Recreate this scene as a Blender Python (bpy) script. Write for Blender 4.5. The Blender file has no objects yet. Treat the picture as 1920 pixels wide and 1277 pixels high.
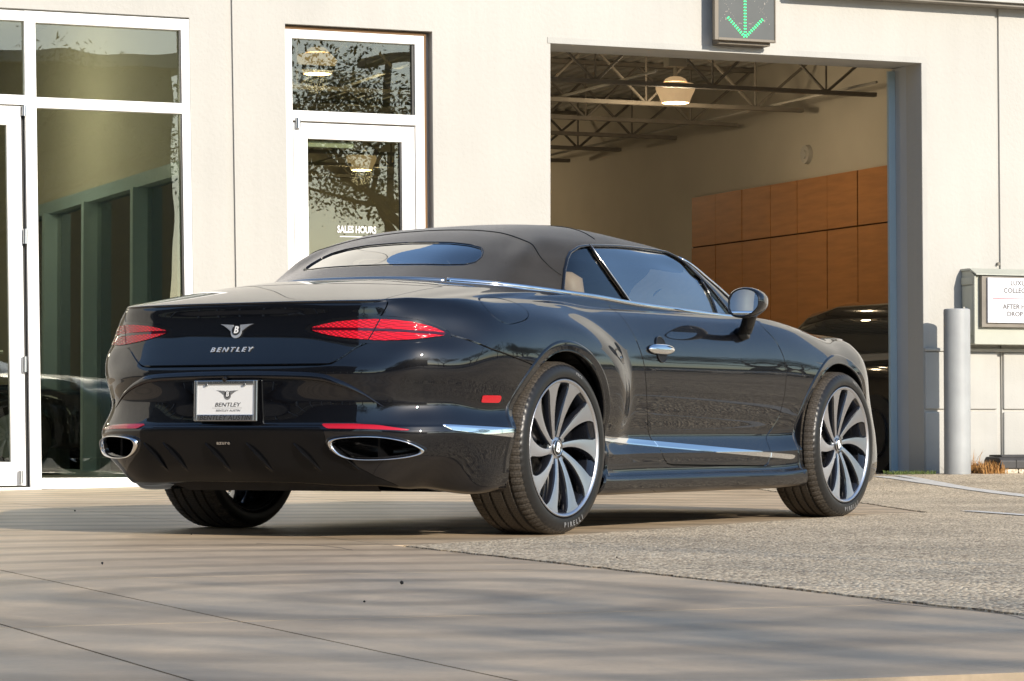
import bpy, bmesh, math, random
import numpy as np
from mathutils import Vector, Matrix
from mathutils.bvhtree import BVHTree
random.seed(7)
S = bpy.context.scene
COL = S.collection
R = math.radians
PI = math.pi

# ------------------------------------------------------------------ camera
CAM = Vector((-10.856, -7.333, 0.4646))
TH = 0.5479                       # heading of the view, from the car's axis
PITCH = 0.0296
camd = bpy.data.cameras.new('camera')
cam = bpy.data.objects.new('camera', camd)
COL.objects.link(cam)
camd.sensor_width = 36.0
camd.lens = 36.0 * 5468 / 1920
camd.clip_end = 2000
camd.clip_start = 0.1
cam.location = CAM
vd = Vector((math.cos(TH) * math.cos(PITCH), math.sin(TH) * math.cos(PITCH), math.sin(PITCH)))
cam.rotation_euler = vd.to_track_quat('-Z', 'Y').to_euler()
S.camera = cam

# ------------------------------------------------------------------ facade frame (t right along wall, d into building, z up)
AL = R(22)
CZ = Vector((math.cos(TH), math.sin(TH), 0)); CXv = Vector((math.sin(TH), -math.cos(TH), 0))
ET = math.cos(AL) * CXv + math.sin(AL) * CZ
EN = math.cos(AL) * CZ - math.sin(AL) * CXv
WO = Vector((5.79, 6.92, 0))

# ------------------------------------------------------------------ light
SUN_EL = R(22)
SUN_TURN = R(14)                   # sun stands this far right of the wall's normal
sd = (-EN * math.cos(SUN_TURN) + ET * math.sin(SUN_TURN)).normalized()   # horizontal direction to the sun
sunv = Vector((sd.x * math.cos(SUN_EL), sd.y * math.cos(SUN_EL), math.sin(SUN_EL)))
sl = bpy.data.lights.new('sun', 'SUN'); sl.energy = 4.0; sl.angle = R(0.53); sl.color = (1.0, 0.90, 0.77)
so = bpy.data.objects.new('sun', sl); COL.objects.link(so)
so.rotation_euler = sunv.to_track_quat('Z', 'Y').to_euler(); so.location = (0, -20, 30)
W = bpy.data.worlds.new('World'); S.world = W; W.use_nodes = True
wn = W.node_tree; wn.nodes.clear()
sky = wn.nodes.new('ShaderNodeTexSky'); sky.sky_type = 'NISHITA'; sky.sun_disc = False
sky.sun_elevation = SUN_EL; sky.sun_rotation = math.atan2(sunv.x, sunv.y)
sky.air_density = 1.0; sky.dust_density = 0.35; sky.ozone_density = 2.2; sky.altitude = 200
bg = wn.nodes.new('ShaderNodeBackground'); bg.inputs[1].default_value = 0.15
wo_ = wn.nodes.new('ShaderNodeOutputWorld')
wn.links.new(sky.outputs[0], bg.inputs[0]); wn.links.new(bg.outputs[0], wo_.inputs[0])
S.view_settings.view_transform = 'Standard'; S.view_settings.look = 'None'
S.view_settings.exposure = 0.60; S.view_settings.gamma = 1.0
S.view_settings.use_curve_mapping = False
S.render.engine = 'CYCLES'
S.cycles.max_bounces = 10; S.cycles.transparent_max_bounces = 16; S.cycles.glossy_bounces = 6; S.cycles.transmission_bounces = 8

# ------------------------------------------------------------------ materials
def mat(name, base=(0.5, 0.5, 0.5), rough=0.5, metal=0.0, coat=0.0, spec=0.5, noise=0.0, nscale=8.0, bump=0.0, bscale=40.0,
        emit=None, es=0.0, rvar=0.0, trans=0.0, ior=1.45, alpha=1.0, ndetail=4.0, col2=None, stretch=None, croug=0.03):
    m = bpy.data.materials.new(name); m.use_nodes = True
    nt = m.node_tree; b = nt.nodes['Principled BSDF']
    b.inputs['Base Color'].default_value = (*base, 1); b.inputs['Roughness'].default_value = rough
    b.inputs['Metallic'].default_value = metal; b.inputs['Coat Weight'].default_value = coat
    b.inputs['Coat Roughness'].default_value = croug
    b.inputs['Specular IOR Level'].default_value = spec; b.inputs['Transmission Weight'].default_value = trans
    b.inputs['IOR'].default_value = ior; b.inputs['Alpha'].default_value = alpha
    if emit: b.inputs['Emission Color'].default_value = (*emit, 1); b.inputs['Emission Strength'].default_value = es
    tc = nt.nodes.new('ShaderNodeTexCoord'); mp = nt.nodes.new('ShaderNodeMapping')
    nt.links.new(tc.outputs['Object'], mp.inputs[0])
    if stretch: mp.inputs['Scale'].default_value = stretch
    if noise > 0 or rvar > 0 or col2:
        n = nt.nodes.new('ShaderNodeTexNoise'); n.inputs['Scale'].default_value = nscale; n.inputs['Detail'].default_value = ndetail
        nt.links.new(mp.outputs[0], n.inputs['Vector'])
        if noise > 0 or col2:
            mx = nt.nodes.new('ShaderNodeMix'); mx.data_type = 'RGBA'
            c2 = col2 if col2 else tuple(c * (1 - noise) for c in base)
            c1 = base if col2 else tuple(min(1, c * (1 + noise * 0.6)) for c in base)
            mx.inputs[6].default_value = (*c1, 1); mx.inputs[7].default_value = (*c2, 1)
            rp = nt.nodes.new('ShaderNodeMapRange'); rp.inputs[1].default_value = 0.3; rp.inputs[2].default_value = 0.7
            nt.links.new(n.outputs[0], rp.inputs[0]); nt.links.new(rp.outputs[0], mx.inputs[0])
            nt.links.new(mx.outputs[2], b.inputs['Base Color'])
        if rvar > 0:
            rr = nt.nodes.new('ShaderNodeMapRange'); rr.inputs[3].default_value = max(0, rough - rvar); rr.inputs[4].default_value = min(1, rough + rvar)
            nt.links.new(n.outputs[0], rr.inputs[0]); nt.links.new(rr.outputs[0], b.inputs['Roughness'])
    if bump > 0:
        n2 = nt.nodes.new('ShaderNodeTexNoise'); n2.inputs['Scale'].default_value = bscale; n2.inputs['Detail'].default_value = 5
        nt.links.new(mp.outputs[0], n2.inputs['Vector'])
        bp = nt.nodes.new('ShaderNodeBump'); bp.inputs['Strength'].default_value = 1.0; bp.inputs['Distance'].default_value = bump
        nt.links.new(n2.outputs[0], bp.inputs['Height']); nt.links.new(bp.outputs[0], b.inputs['Normal'])
    return m

def glass_mat(name, tint, transp=0.6, rough=0.0, ior=1.5, refl=1.0, wav=0.0):
    """thin sheet glass: fresnel reflection over a tinted see-through"""
    m = bpy.data.materials.new(name); m.use_nodes = True; nt = m.node_tree; nt.nodes.clear()
    out = nt.nodes.new('ShaderNodeOutputMaterial'); mx = nt.nodes.new('ShaderNodeMixShader')
    gl = nt.nodes.new('ShaderNodeBsdfGlossy'); gl.inputs['Roughness'].default_value = rough; gl.inputs['Color'].default_value = (1, 1, 1, 1)
    tr = nt.nodes.new('ShaderNodeBsdfTransparent'); tr.inputs['Color'].default_value = (*tint, 1)
    fr = nt.nodes.new('ShaderNodeFresnel'); fr.inputs['IOR'].default_value = ior
    mu = nt.nodes.new('ShaderNodeMath'); mu.operation = 'MULTIPLY'; mu.inputs[1].default_value = refl; mu.use_clamp = True
    nt.links.new(fr.outputs[0], mu.inputs[0]); nt.links.new(mu.outputs[0], mx.inputs[0])
    nt.links.new(tr.outputs[0], mx.inputs[1]); nt.links.new(gl.outputs[0], mx.inputs[2]); nt.links.new(mx.outputs[0], out.inputs[0])
    if wav > 0:
        tc = nt.nodes.new('ShaderNodeTexCoord'); n = nt.nodes.new('ShaderNodeTexNoise'); n.inputs['Scale'].default_value = 1.3; n.inputs['Detail'].default_value = 1
        bp = nt.nodes.new('ShaderNodeBump'); bp.inputs['Distance'].default_value = wav; bp.inputs['Strength'].default_value = 1
        nt.links.new(tc.outputs['Object'], n.inputs['Vector']); nt.links.new(n.outputs[0], bp.inputs['Height'])
        nt.links.new(bp.outputs[0], gl.inputs['Normal']); nt.links.new(bp.outputs[0], fr.inputs['Normal'])
    return m

M = {}
M['paint'] = mat('black car paint', (0.0030, 0.0032, 0.0045), 0.35, coat=1.0, spec=0.08, croug=0.006)
M['paint'].node_tree.nodes['Principled BSDF'].inputs['Coat IOR'].default_value = 1.62
M['gloss'] = mat('gloss black trim', (0.006, 0.006, 0.007), 0.12, coat=0.6, spec=0.5)
M['satin'] = mat('satin black plastic', (0.005, 0.005, 0.0055), 0.20, spec=.28, bump=0.0002, bscale=600)
M['matte'] = mat('dark underbody', (0.018, 0.016, 0.015), 0.75, noise=0.3, nscale=14)
M['gap'] = mat('dark seam', (0.002, 0.002, 0.002), 0.6)
M['chrome'] = mat('chrome', (0.86, 0.87, 0.88), 0.06, metal=1.0)
M['steel'] = mat('brushed steel', (0.55, 0.56, 0.57), 0.28, metal=1.0)
M['cloth'] = mat('soft top cloth', (0.020, 0.0175, 0.0155), 0.88, spec=0.25, noise=0.35, nscale=5, bump=0.0006, bscale=900)
M['cloth'].node_tree.nodes['Principled BSDF'].inputs['Sheen Weight'].default_value = 0.35
M['cloth'].node_tree.nodes['Principled BSDF'].inputs['Sheen Roughness'].default_value = 0.45
M['tan'] = mat('tan leather', (0.72, 0.50, 0.34), 0.5, noise=0.12, nscale=6)
M['dark_leather'] = mat('dark leather', (0.02, 0.018, 0.016), 0.5)
M['carglass'] = glass_mat('car glass', (0.55, 0.62, 0.60), ior=1.85, refl=2.2)
M['mirror'] = mat('mirror glass', (0.8, 0.84, 0.86), 0.01, metal=1.0)
M['rubber'] = mat('tyre rubber', (0.022, 0.020, 0.018), 0.62, spec=0.4, noise=0.3, nscale=9, rvar=0.1, bump=0.0005, bscale=160)
M['rim_face'] = mat('machined alloy', (0.60, 0.60, 0.63), 0.33, metal=1.0, rvar=0.05, nscale=30, coat=0.2)
M['rim_dark'] = mat('gloss black alloy', (0.010, 0.011, 0.015), 0.12, coat=0.8)
M['disc'] = mat('brake disc', (0.32, 0.31, 0.30), 0.35, metal=1.0)
M['white'] = mat('white', (0.8, 0.8, 0.78), 0.4)
M['black'] = mat('black', (0.01, 0.01, 0.01), 0.4)

# ------------------------------------------------------------------ object helpers
def link(o, parent=None):
    COL.objects.link(o)
    if parent: o.parent = parent
    return o
def tag(o, label=None, cat=None, group=None, kind=None):
    if label: o['label'] = label
    if cat: o['category'] = cat
    if group: o['group'] = group
    if kind: o['kind'] = kind
    return o
def empty(name, loc=(0, 0, 0), rz=0.0, label=None, cat=None, group=None):
    o = bpy.data.objects.new(name, None); COL.objects.link(o); o.location = loc; o.rotation_euler = (0, 0, rz); o.empty_display_size = 0.2
    return tag(o, label, cat, group)
def facade_empty(name, t, d, z=0.0, label=None, cat=None, group=None):
    p = WO + ET * t + EN * d
    return empty(name, (p.x, p.y, z), math.atan2(ET.y, ET.x), label, cat, group)
class MB:
    """collects vertices and faces; build() links one mesh object"""
    def __init__(s): s.v = []; s.f = []; s.mi = []; s.n = None
    def add(s, vs, fs, mi=0):
        o = len(s.v); s.v.extend([tuple(v) for v in vs]); s.f.extend([tuple(i + o for i in f) for f in fs]); s.mi.extend([mi] * len(fs)); return s
    def box(s, a, b, mi=0):
        x0, y0, z0 = a; x1, y1, z1 = b
        vs = [(x0,y0,z0),(x1,y0,z0),(x1,y1,z0),(x0,y1,z0),(x0,y0,z1),(x1,y0,z1),(x1,y1,z1),(x0,y1,z1)]
        return s.add(vs, [(0,3,2,1),(4,5,6,7),(0,1,5,4),(1,2,6,5),(2,3,7,6),(3,0,4,7)], mi)
    def cyl(s, p0, p1, r0, r1=None, n=16, caps=True, mi=0):
        p0 = Vector(p0); p1 = Vector(p1); r1 = r0 if r1 is None else r1
        q = (p1 - p0).to_track_quat('Z', 'Y'); vs = []
        for p, r in ((p0, r0), (p1, r1)):
            for k in range(n):
                a = 2 * PI * k / n; vs.append(p + q @ Vector((r * math.cos(a), r * math.sin(a), 0)))
        fs = [(k, (k + 1) % n, n + (k + 1) % n, n + k) for k in range(n)]
        if caps: fs += [tuple(range(n - 1, -1, -1)), tuple(range(n, 2 * n))]
        return s.add(vs, fs, mi)
    def tube(s, pts, r, n=8, closed=False, mi=0, flat=None, up=None):
        pts = [Vector(p) for p in pts]; m = len(pts); vs = []; prev = None
        for i, p in enumerate(pts):
            a = pts[i - 1] if (i > 0 or closed) else p; b = pts[(i + 1) % m] if (i < m - 1 or closed) else p
            t = (b - a).normalized()
            if up is not None: u = Vector(up) if not callable(up) else Vector(up(i)); u = (u - t * u.dot(t)).normalized()
            else:
                if prev is None: prev = Vector((0, 0, 1)) if abs(t.z) < 0.9 else Vector((1, 0, 0))
                u = (prev - t * prev.dot(t)).normalized(); prev = u
            w = t.cross(u); rr = r[i] if hasattr(r, '__len__') else r
            for k in range(n):
                an = 2 * PI * k / n
                vs.append(p + u * (math.sin(an) * rr * (flat if flat else 1)) + w * (math.cos(an) * rr))
        fs = []
        for i in range(m if closed else m - 1):
            j = (i + 1) % m
            for k in range(n): fs.append((i * n + k, i * n + (k + 1) % n, j * n + (k + 1) % n, j * n + k))
        if not closed: fs += [tuple(range(n - 1, -1, -1)), tuple((m - 1) * n + k for k in range(n))]
        return s.add(vs, fs, mi)
    def lathe(s, prof, n=48, axis='Y', c=(0, 0, 0), mi=0, closed=False, a0=0, a1=2 * PI):
        vs = []; full = abs(a1 - a0 - 2 * PI) < 1e-6; cnt = n if full else n + 1
        for k in range(cnt):
            a = a0 + (a1 - a0) * k / n
            for r, h in prof:
                if axis == 'Y': vs.append((c[0] + r * math.cos(a), c[1] + h, c[2] + r * math.sin(a)))
                elif axis == 'Z': vs.append((c[0] + r * math.cos(a), c[1] + r * math.sin(a), c[2] + h))
                else: vs.append((c[0] + h, c[1] + r * math.cos(a), c[2] + r * math.sin(a)))
        m = len(prof); fs = []
        for k in range(n):
            k2 = (k + 1) % cnt
            for j in range(m if closed else m - 1):
                j2 = (j + 1) % m
                fs.append((k * m + j, k2 * m + j, k2 * m + j2, k * m + j2))
        return s.add(vs, fs, mi)
    def grid(s, rows, mi=0, wrap=False):
        m = len(rows[0]); vs = [p for r in rows for p in r]; fs = []
        for i in range(len(rows) - 1):
            for j in range(m if wrap else m - 1):
                j2 = (j + 1) % m; fs.append((i * m + j, i * m + j2, (i + 1) * m + j2, (i + 1) * m + j))
        return s.add(vs, fs, mi)
    def prism(s, poly, h0, h1, mapf, mi=0):
        """polygon (a,b) pulled from h0 to h1; mapf(a,b,h)->point"""
        n = len(poly); vs = [mapf(a, b, h0) for a, b in poly] + [mapf(a, b, h1) for a, b in poly]
        fs = [tuple(range(n - 1, -1, -1)), tuple(range(n, 2 * n))] + [(k, (k + 1) % n, n + (k + 1) % n, n + k) for k in range(n)]
        return s.add(vs, fs, mi)
    def build(s, name, m, parent=None, smooth=False, bevel=0.0, seg=2, auto=None, solid=0.0, recalc=True):
        me = bpy.data.meshes.new(name); me.from_pydata([tuple(v) for v in s.v], [], s.f); me.validate()
        ms = m if isinstance(m, (list, tuple)) else [m]
        for x in ms: me.materials.append(x)
        if len(ms) > 1 and len(me.polygons) == len(s.mi): me.polygons.foreach_set('material_index', s.mi)
        if recalc:
            bm = bmesh.new(); bm.from_mesh(me); bmesh.ops.recalc_face_normals(bm, faces=bm.faces); bm.to_mesh(me); bm.free()
        if smooth: me.polygons.foreach_set('use_smooth', [True] * len(me.polygons))
        if auto is not None:
            me.polygons.foreach_set('use_smooth', [True] * len(me.polygons)); me.set_sharp_from_angle(angle=R(auto))
        o = bpy.data.objects.new(name, me); link(o, parent)
        if solid:
            md = o.modifiers.new('thick', 'SOLIDIFY'); md.thickness = solid; md.offset = -1
        if bevel:
            md = o.modifiers.new('bevel', 'BEVEL'); md.width = bevel; md.segments = seg; md.limit_method = 'ANGLE'; md.angle_limit = R(35); md.harden_normals = False
        return o
def text_obj(name, body, size, m, parent=None, mw=None, ext=0.001, align='CENTER', shear=0.0, spacing=1.0, thin=0.0, sx=1.0):
    c = bpy.data.curves.new(name, 'FONT'); c.body = body; c.size = size; c.extrude = ext; c.align_x = align; c.align_y = 'CENTER'
    c.shear = shear; c.space_character = spacing; c.offset = thin; c.resolution_u = 3
    o = bpy.data.objects.new(name, c); COL.objects.link(o)
    bpy.context.view_layer.update()
    dg = bpy.context.evaluated_depsgraph_get(); me = bpy.data.meshes.new_from_object(o.evaluated_get(dg)); bpy.data.objects.remove(o)
    if sx != 1.0:
        me.transform(Matrix.Diagonal((sx, 1, 1, 1)))
    me.materials.clear(); me.materials.append(m)
    o = bpy.data.objects.new(name, me); link(o, parent)
    if mw is not None: o.matrix_local = mw
    return o
def copy_tree(o, parent=None):
    c = o.copy(); COL.objects.link(c); c.parent = parent
    for ch in list(o.children): copy_tree(ch, c)
    return c
# ================================================================== THE CAR
# frame: x forward from the rear axle, y to the left, z up; modelled for y>0 and mirrored
def spl(P, t):
    """natural-ish cubic through rows of P (m,...) at float params t"""
    P = np.asarray(P, float); m = len(P); t = np.clip(np.asarray(t, float), 0, m - 1 - 1e-9)
    T = np.zeros_like(P)
    T[1:-1] = (P[2:] - P[:-2]) * 0.5; T[0] = P[1] - P[0]; T[-1] = P[-1] - P[-2]
    i = t.astype(int); f = (t - i).reshape((-1,) + (1,) * (P.ndim - 1))
    h00 = 2*f**3 - 3*f**2 + 1; h10 = f**3 - 2*f**2 + f; h01 = -2*f**3 + 3*f**2; h11 = f**3 - f**2
    return h00 * P[i] + h10 * T[i] + h01 * P[i + 1] + h11 * T[i + 1]
def pchip(x, y, xq):
    x = np.asarray(x, float); y = np.asarray(y, float); h = np.diff(x); d = np.diff(y) / h; m = np.zeros_like(y)
    for k in range(1, len(x) - 1):
        if d[k-1] * d[k] > 0: m[k] = 2 * d[k-1] * d[k] / (d[k-1] + d[k])
    m[0] = d[0]; m[-1] = d[-1]
    xq = np.clip(xq, x[0], x[-1]); i = np.clip(np.searchsorted(x, xq) - 1, 0, len(h) - 1); t = (xq - x[i]) / h[i]
    return (2*t**3-3*t**2+1)*y[i] + (t**3-2*t**2+t)*h[i]*m[i] + (-2*t**3+3*t**2)*y[i+1] + (t**3-t**2)*h[i]*m[i+1]

# base plan curve (x, y), inward normal, profile key
ST = [ # px, py, nx, ny, profile
 (-1.120, 0.00, 1.0, 0.0, 'RC'), (-1.114, 0.26, 1.0, 0.0, 'RC'), (-1.090, 0.50, 0.985, -0.17, 'RB'),
 (-1.030, 0.68, 0.90, -0.43, 'RB'), (-0.93, 0.815, 0.72, -0.69, 'RD'), (-0.78, 0.905, 0.42, -0.91, 'RD'),
 (-0.58, 0.950, 0.14, -0.99, 'RS'), (-0.36, 0.968, 0.0, -1.0, 'RS'), (-0.10, 0.972, 0, -1, 'W'), (0.18, 0.968, 0, -1, 'W'),
 (0.46, 0.950, 0, -1, 'D'), (0.80, 0.938, 0, -1, 'D'), (1.25, 0.936, 0, -1, 'D'), (1.75, 0.940, 0, -1, 'D'), (2.20, 0.950, 0, -1, 'D'),
 (2.55, 0.962, 0, -1, 'E'), (2.90, 0.965, 0, -1, 'F'), (3.22, 0.935, -0.1, -0.99, 'F'), (3.50, 0.86, -0.5, -0.87, 'G'),
 (3.70, 0.66, -0.85, -0.53, 'N'), (3.79, 0.34, -1, 0, 'N'), (3.81, 0.0, -1, 0, 'N')]
# profiles: (inset, z) columns c0..c14
PR = {
 'D':  [(.16,.165),(.055,.160),(.016,.178),(.000,.215),(.004,.240),(.026,.262),(.024,.335),(.026,.352),(.058,.425),(.036,.520),(.012,.640),(.004,.760),(.022,.870),(.060,.950),(.092,.985),(.118,1.003)],
 'W':  [(.16,.165),(.060,.162),(.020,.180),(.006,.215),(.004,.250),(.014,.290),(.016,.370),(.022,.410),(.045,.470),(.035,.560),(.016,.660),(.012,.770),(.030,.880),(.068,.960),(.098,.995),(.130,1.016)],
 'RS': [(.22,.190),(.100,.185),(.050,.205),(.022,.260),(.008,.330),(.000,.410),(.004,.447),(.012,.465),(.050,.530),(.034,.600),(.012,.690),(.006,.775),(.020,.860),(.054,.935),(.092,.985),(.135,1.008)],
 'RD': [(.30,.215),(.190,.208),(.135,.232),(.070,.290),(.022,.350),(.000,.425),(.004,.460),(.014,.480),(.044,.550),(.034,.620),(.016,.695),(.022,.770),(.058,.850),(.080,.925),(.112,.985),(.155,1.003)],
 'RB': [(.22,.225),(.120,.222),(.085,.240),(.045,.300),(.018,.370),(.000,.440),(.006,.466),(.018,.482),(.030,.560),(.022,.650),(.020,.700),(.036,.755),(.058,.840),(.070,.915),(.076,.970),(.108,.992)],
 'RC': [(.20,.235),(.110,.232),(.085,.246),(.045,.300),(.020,.370),(.000,.440),(.004,.468),(.022,.482),(.022,.560),(.020,.650),(.020,.700),(.040,.755),(.064,.840),(.077,.915),(.078,.972),(.110,.993)],
 'E':  [(.16,.165),(.058,.163),(.021,.182),(.007,.220),(.005,.252),(.021,.282),(.022,.342),(.025,.366),(.046,.438),(.031,.530),(.012,.640),(.006,.750),(.026,.852),(.066,.925),(.105,.957),(.145,.976)],
 'F':  [(.16,.165),(.060,.165),(.025,.185),(.012,.225),(.006,.262),(.016,.300),(.020,.350),(.024,.380),(.034,.450),(.026,.540),(.012,.640),(.008,.740),(.035,.830),(.085,.890),(.130,.918),(.180,.936)],
 'G':  [(.16,.165),(.060,.165),(.025,.185),(.005,.235),(.000,.290),(.000,.340),(.004,.390),(.008,.430),(.018,.490),(.030,.560),(.045,.640),(.065,.720),(.095,.790),(.135,.840),(.180,.872),(.230,.895)],
 'N':  [(.20,.165),(.060,.165),(.030,.190),(.015,.230),(.005,.290),(.000,.340),(.000,.390),(.004,.430),(.010,.480),(.020,.540),(.035,.610),(.060,.680),(.100,.735),(.160,.780),(.220,.810),(.290,.835)],
}
# z lift of the shoulder and blend toward the inner edge: explicit inner edge point (x,y,z) per station
INNER = [(-.25,0,1.118),(-.225,.26,1.116),(-.16,.44,1.106),(-.06,.585,1.094),(.05,.68,1.083),(.17,.735,1.073),
 (.28,.765,1.066),(.38,.782,1.060),(.48,.79,1.055),(.58,.797,1.050),(.72,.80,1.042),(.92,.80,1.031),(1.30,.796,1.019),(1.75,.79,1.008),(2.12,.785,.998),
 (2.34,.66,.992),(2.44,.45,.995),(2.52,.2,1.0),(2.85,.0,.985),(3.15,0,.955),(3.35,0,.925),(3.42,0,.91)]
NU, NV = 14, 7
def haunch(x, z):
    q = ((x + 0.40) / 1.13) ; r = (z - 0.35) / 0.672
    k = (np.abs(q) ** 3 * (x > -0.4) + np.abs(np.clip(r, 0, None)) ** 3) ** (1 / 3)      # 1 on the crease
    d = (1 - k) * 0.75
    s = np.clip(d / 0.13, 0, 1); s = s * s * (3 - 2 * s); s = 1 - (1 - s) ** 1.3
    fade = np.clip((x + 1.05) / 0.65, 0, 1); fade = fade * fade * (3 - 2 * fade)
    low = np.clip((z - 0.30) / 0.25, 0, 1); low = low * low * (3 - 2 * low)
    return 0.033 * s * fade * low
def build_blanket():
    rows = []
    for k, (px, py, nx, ny, key) in enumerate(ST):
        n = math.hypot(nx, ny); nx /= n; ny /= n
        pr = PR[key]; col = [(px + nx * d, py + ny * d, z) for d, z in pr]
        x, y, z = col[-1]; ix, iy, iz = INNER[k]
        # from the shoulder to the inner edge: two more columns with an eased height
        for f in (0.35, 0.7, 1.0):
            fz = 1 - (1 - f) ** 1.6
            col.append((x + (ix - x) * f, y + (iy - y) * f, z + (iz - z) * fz))
        rows.append(col)
    P = np.array(rows)                                    # stations x columns x 3
    P[0, :, 1] = 0; P[-1, :, 1] = 0
    # mirror through both ends so that the centre lines are smooth
    def mir(A): B = A.copy(); B[..., 1] *= -1; return B
    ext = np.concatenate([mir(P[1:2]), P, mir(P[-2:-1])], 0)
    nst = len(ST); tu = np.linspace(0, nst - 1, (nst - 1) * NU + 1) + 1
    A = spl(ext, tu)
    nc = P.shape[1]; tv = np.linspace(0, nc - 1, (nc - 1) * NV + 1)
    G = np.swapaxes(spl(np.swapaxes(A, 0, 1), tv), 0, 1)   # u x v x 3
    x = G[..., 0]; z = G[..., 2]
    near = (G[..., 1] > 0.5)
    G[..., 1] += haunch(x, z) * near
    G[0, :, 1] = 0; G[-1, :, 1] = 0
    return G, tu - 1, tv
BG, BU, BV = build_blanket()
def grid_normals(G):
    du = np.gradient(G, axis=0); dv = np.gradient(G, axis=1)
    n = np.cross(du, dv); l = np.linalg.norm(n, axis=-1, keepdims=True); l[l == 0] = 1
    return n / l
BN = grid_normals(BG)
BN[0, :, 1] = 0; BN[-1, :, 1] = 0
if BN[len(BU) // 2, 60, 1] < 0: BN = -BN
class Sheet:
    """polygon soup with per-vertex normal and parameters; can be clipped along a level line"""
    def __init__(s, V, N, U, F): s.V = V; s.N = N; s.U = U; s.F = F
    @staticmethod
    def from_grid(G, N, U=None, both=True):
        nu, nv = G.shape[:2]; idx = np.arange(nu * nv).reshape(nu, nv)
        F = np.stack([idx[:-1, :-1], idx[:-1, 1:], idx[1:, 1:], idx[1:, :-1]], -1).reshape(-1, 4)
        if U is None: U = np.stack(np.meshgrid(np.arange(nu), np.arange(nv), indexing='ij'), -1).astype(float)
        V = G.reshape(-1, 3); Nn = N.reshape(-1, 3); Uu = U.reshape(-1, 2)
        return Sheet(V, Nn, Uu, [tuple(f) for f in F])
    def clip(s, val, keep=1):
        """keep the part where val(V,U)*keep > 0"""
        d = np.asarray(val(s.V, s.U)) * keep
        newV = list(s.V); newN = list(s.N); newU = list(s.U); cache = {}; F2 = []
        def cut(a, b):
            k = (a, b) if a < b else (b, a)
            if k not in cache:
                a_, b_ = k; t = d[a_] / (d[a_] - d[b_]); t = min(max(t, 0.0), 1.0)
                newV.append(s.V[a_] + (s.V[b_] - s.V[a_]) * t); n = s.N[a_] + (s.N[b_] - s.N[a_]) * t
                newN.append(n / (np.linalg.norm(n) + 1e-12)); newU.append(s.U[a_] + (s.U[b_] - s.U[a_]) * t); cache[k] = len(newV) - 1
            return cache[k]
        for f in s.F:
            ins = [d[i] > 0 for i in f]
            if all(ins): F2.append(f); continue
            if not any(ins): continue
            out = []
            for j in range(len(f)):
                a = f[j]; b = f[(j + 1) % len(f)]
                if d[a] > 0: out.append(a)
                if (d[a] > 0) != (d[b] > 0): out.append(cut(a, b))
            if len(out) >= 3: F2.append(tuple(out))
        return Sheet(np.array(newV), np.array(newN), np.array(newU), F2).compact()
    def compact(s):
        used = sorted({i for f in s.F for i in f}); mp = {o: n for n, o in enumerate(used)}
        if not used: return Sheet(np.zeros((0, 3)), np.zeros((0, 3)), np.zeros((0, 2)), [])
        return Sheet(s.V[used], s.N[used], s.U[used], [tuple(mp[i] for i in f) for f in s.F])
    def offset(s, d): return Sheet(s.V + s.N * d, s.N, s.U, s.F)
    def mirror(s):
        V = s.V.copy(); V[:, 1] *= -1; N = s.N.copy(); N[:, 1] *= -1
        return Sheet(V, N, s.U, [tuple(reversed(f)) for f in s.F])
    def join(s, o):
        k = len(s.V); return Sheet(np.vstack([s.V, o.V]), np.vstack([s.N, o.N]), np.vstack([s.U, o.U]), s.F + [tuple(i + k for i in f) for f in o.F])
    def build(s, name, m, parent=None, lip=0.0, weld=False):
        V = [tuple(v) for v in s.V]; N = [tuple(n) for n in s.N]; F = list(s.F)
        if lip > 0:                                       # turn the free edges inward so that the panel has thickness
            cnt = {}
            for f in F:
                for j in range(len(f)):
                    a, b = f[j], f[(j + 1) % len(f)]; cnt[(a, b)] = cnt.get((a, b), 0) + 1
            mp = {}
            for (a, b) in list(cnt):
                if (b, a) not in cnt:
                    if abs(V[a][1]) < 1e-5 and abs(V[b][1]) < 1e-5: continue
                    for i in (a, b):
                        if i not in mp:
                            V.append(tuple(np.array(V[i]) - np.array(N[i]) * lip)); N.append(N[i]); mp[i] = len(V) - 1
                    F.append((b, a, mp[a], mp[b]))
        me = bpy.data.meshes.new(name); me.from_pydata(V, [], F); me.validate(); me.materials.append(m)
        me.polygons.foreach_set('use_smooth', [True] * len(me.polygons))
        fl = np.array(N)
        # faces must agree with the normals
        o = bpy.data.objects.new(name, me); link(o, parent)
        try: me.normals_split_custom_set_from_vertices([tuple(n) for n in fl])
        except Exception as e: print('normals', e)
        return o
def orient(sh):
    """flip winding so that faces agree with vertex normals"""
    F = []
    for f in sh.F:
        a, b, c = sh.V[f[0]], sh.V[f[1]], sh.V[f[2]]
        n = np.cross(b - a, c - a); F.append(f if n @ sh.N[f[0]] >= 0 else tuple(reversed(f)))
    sh.F = F; return sh

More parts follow.
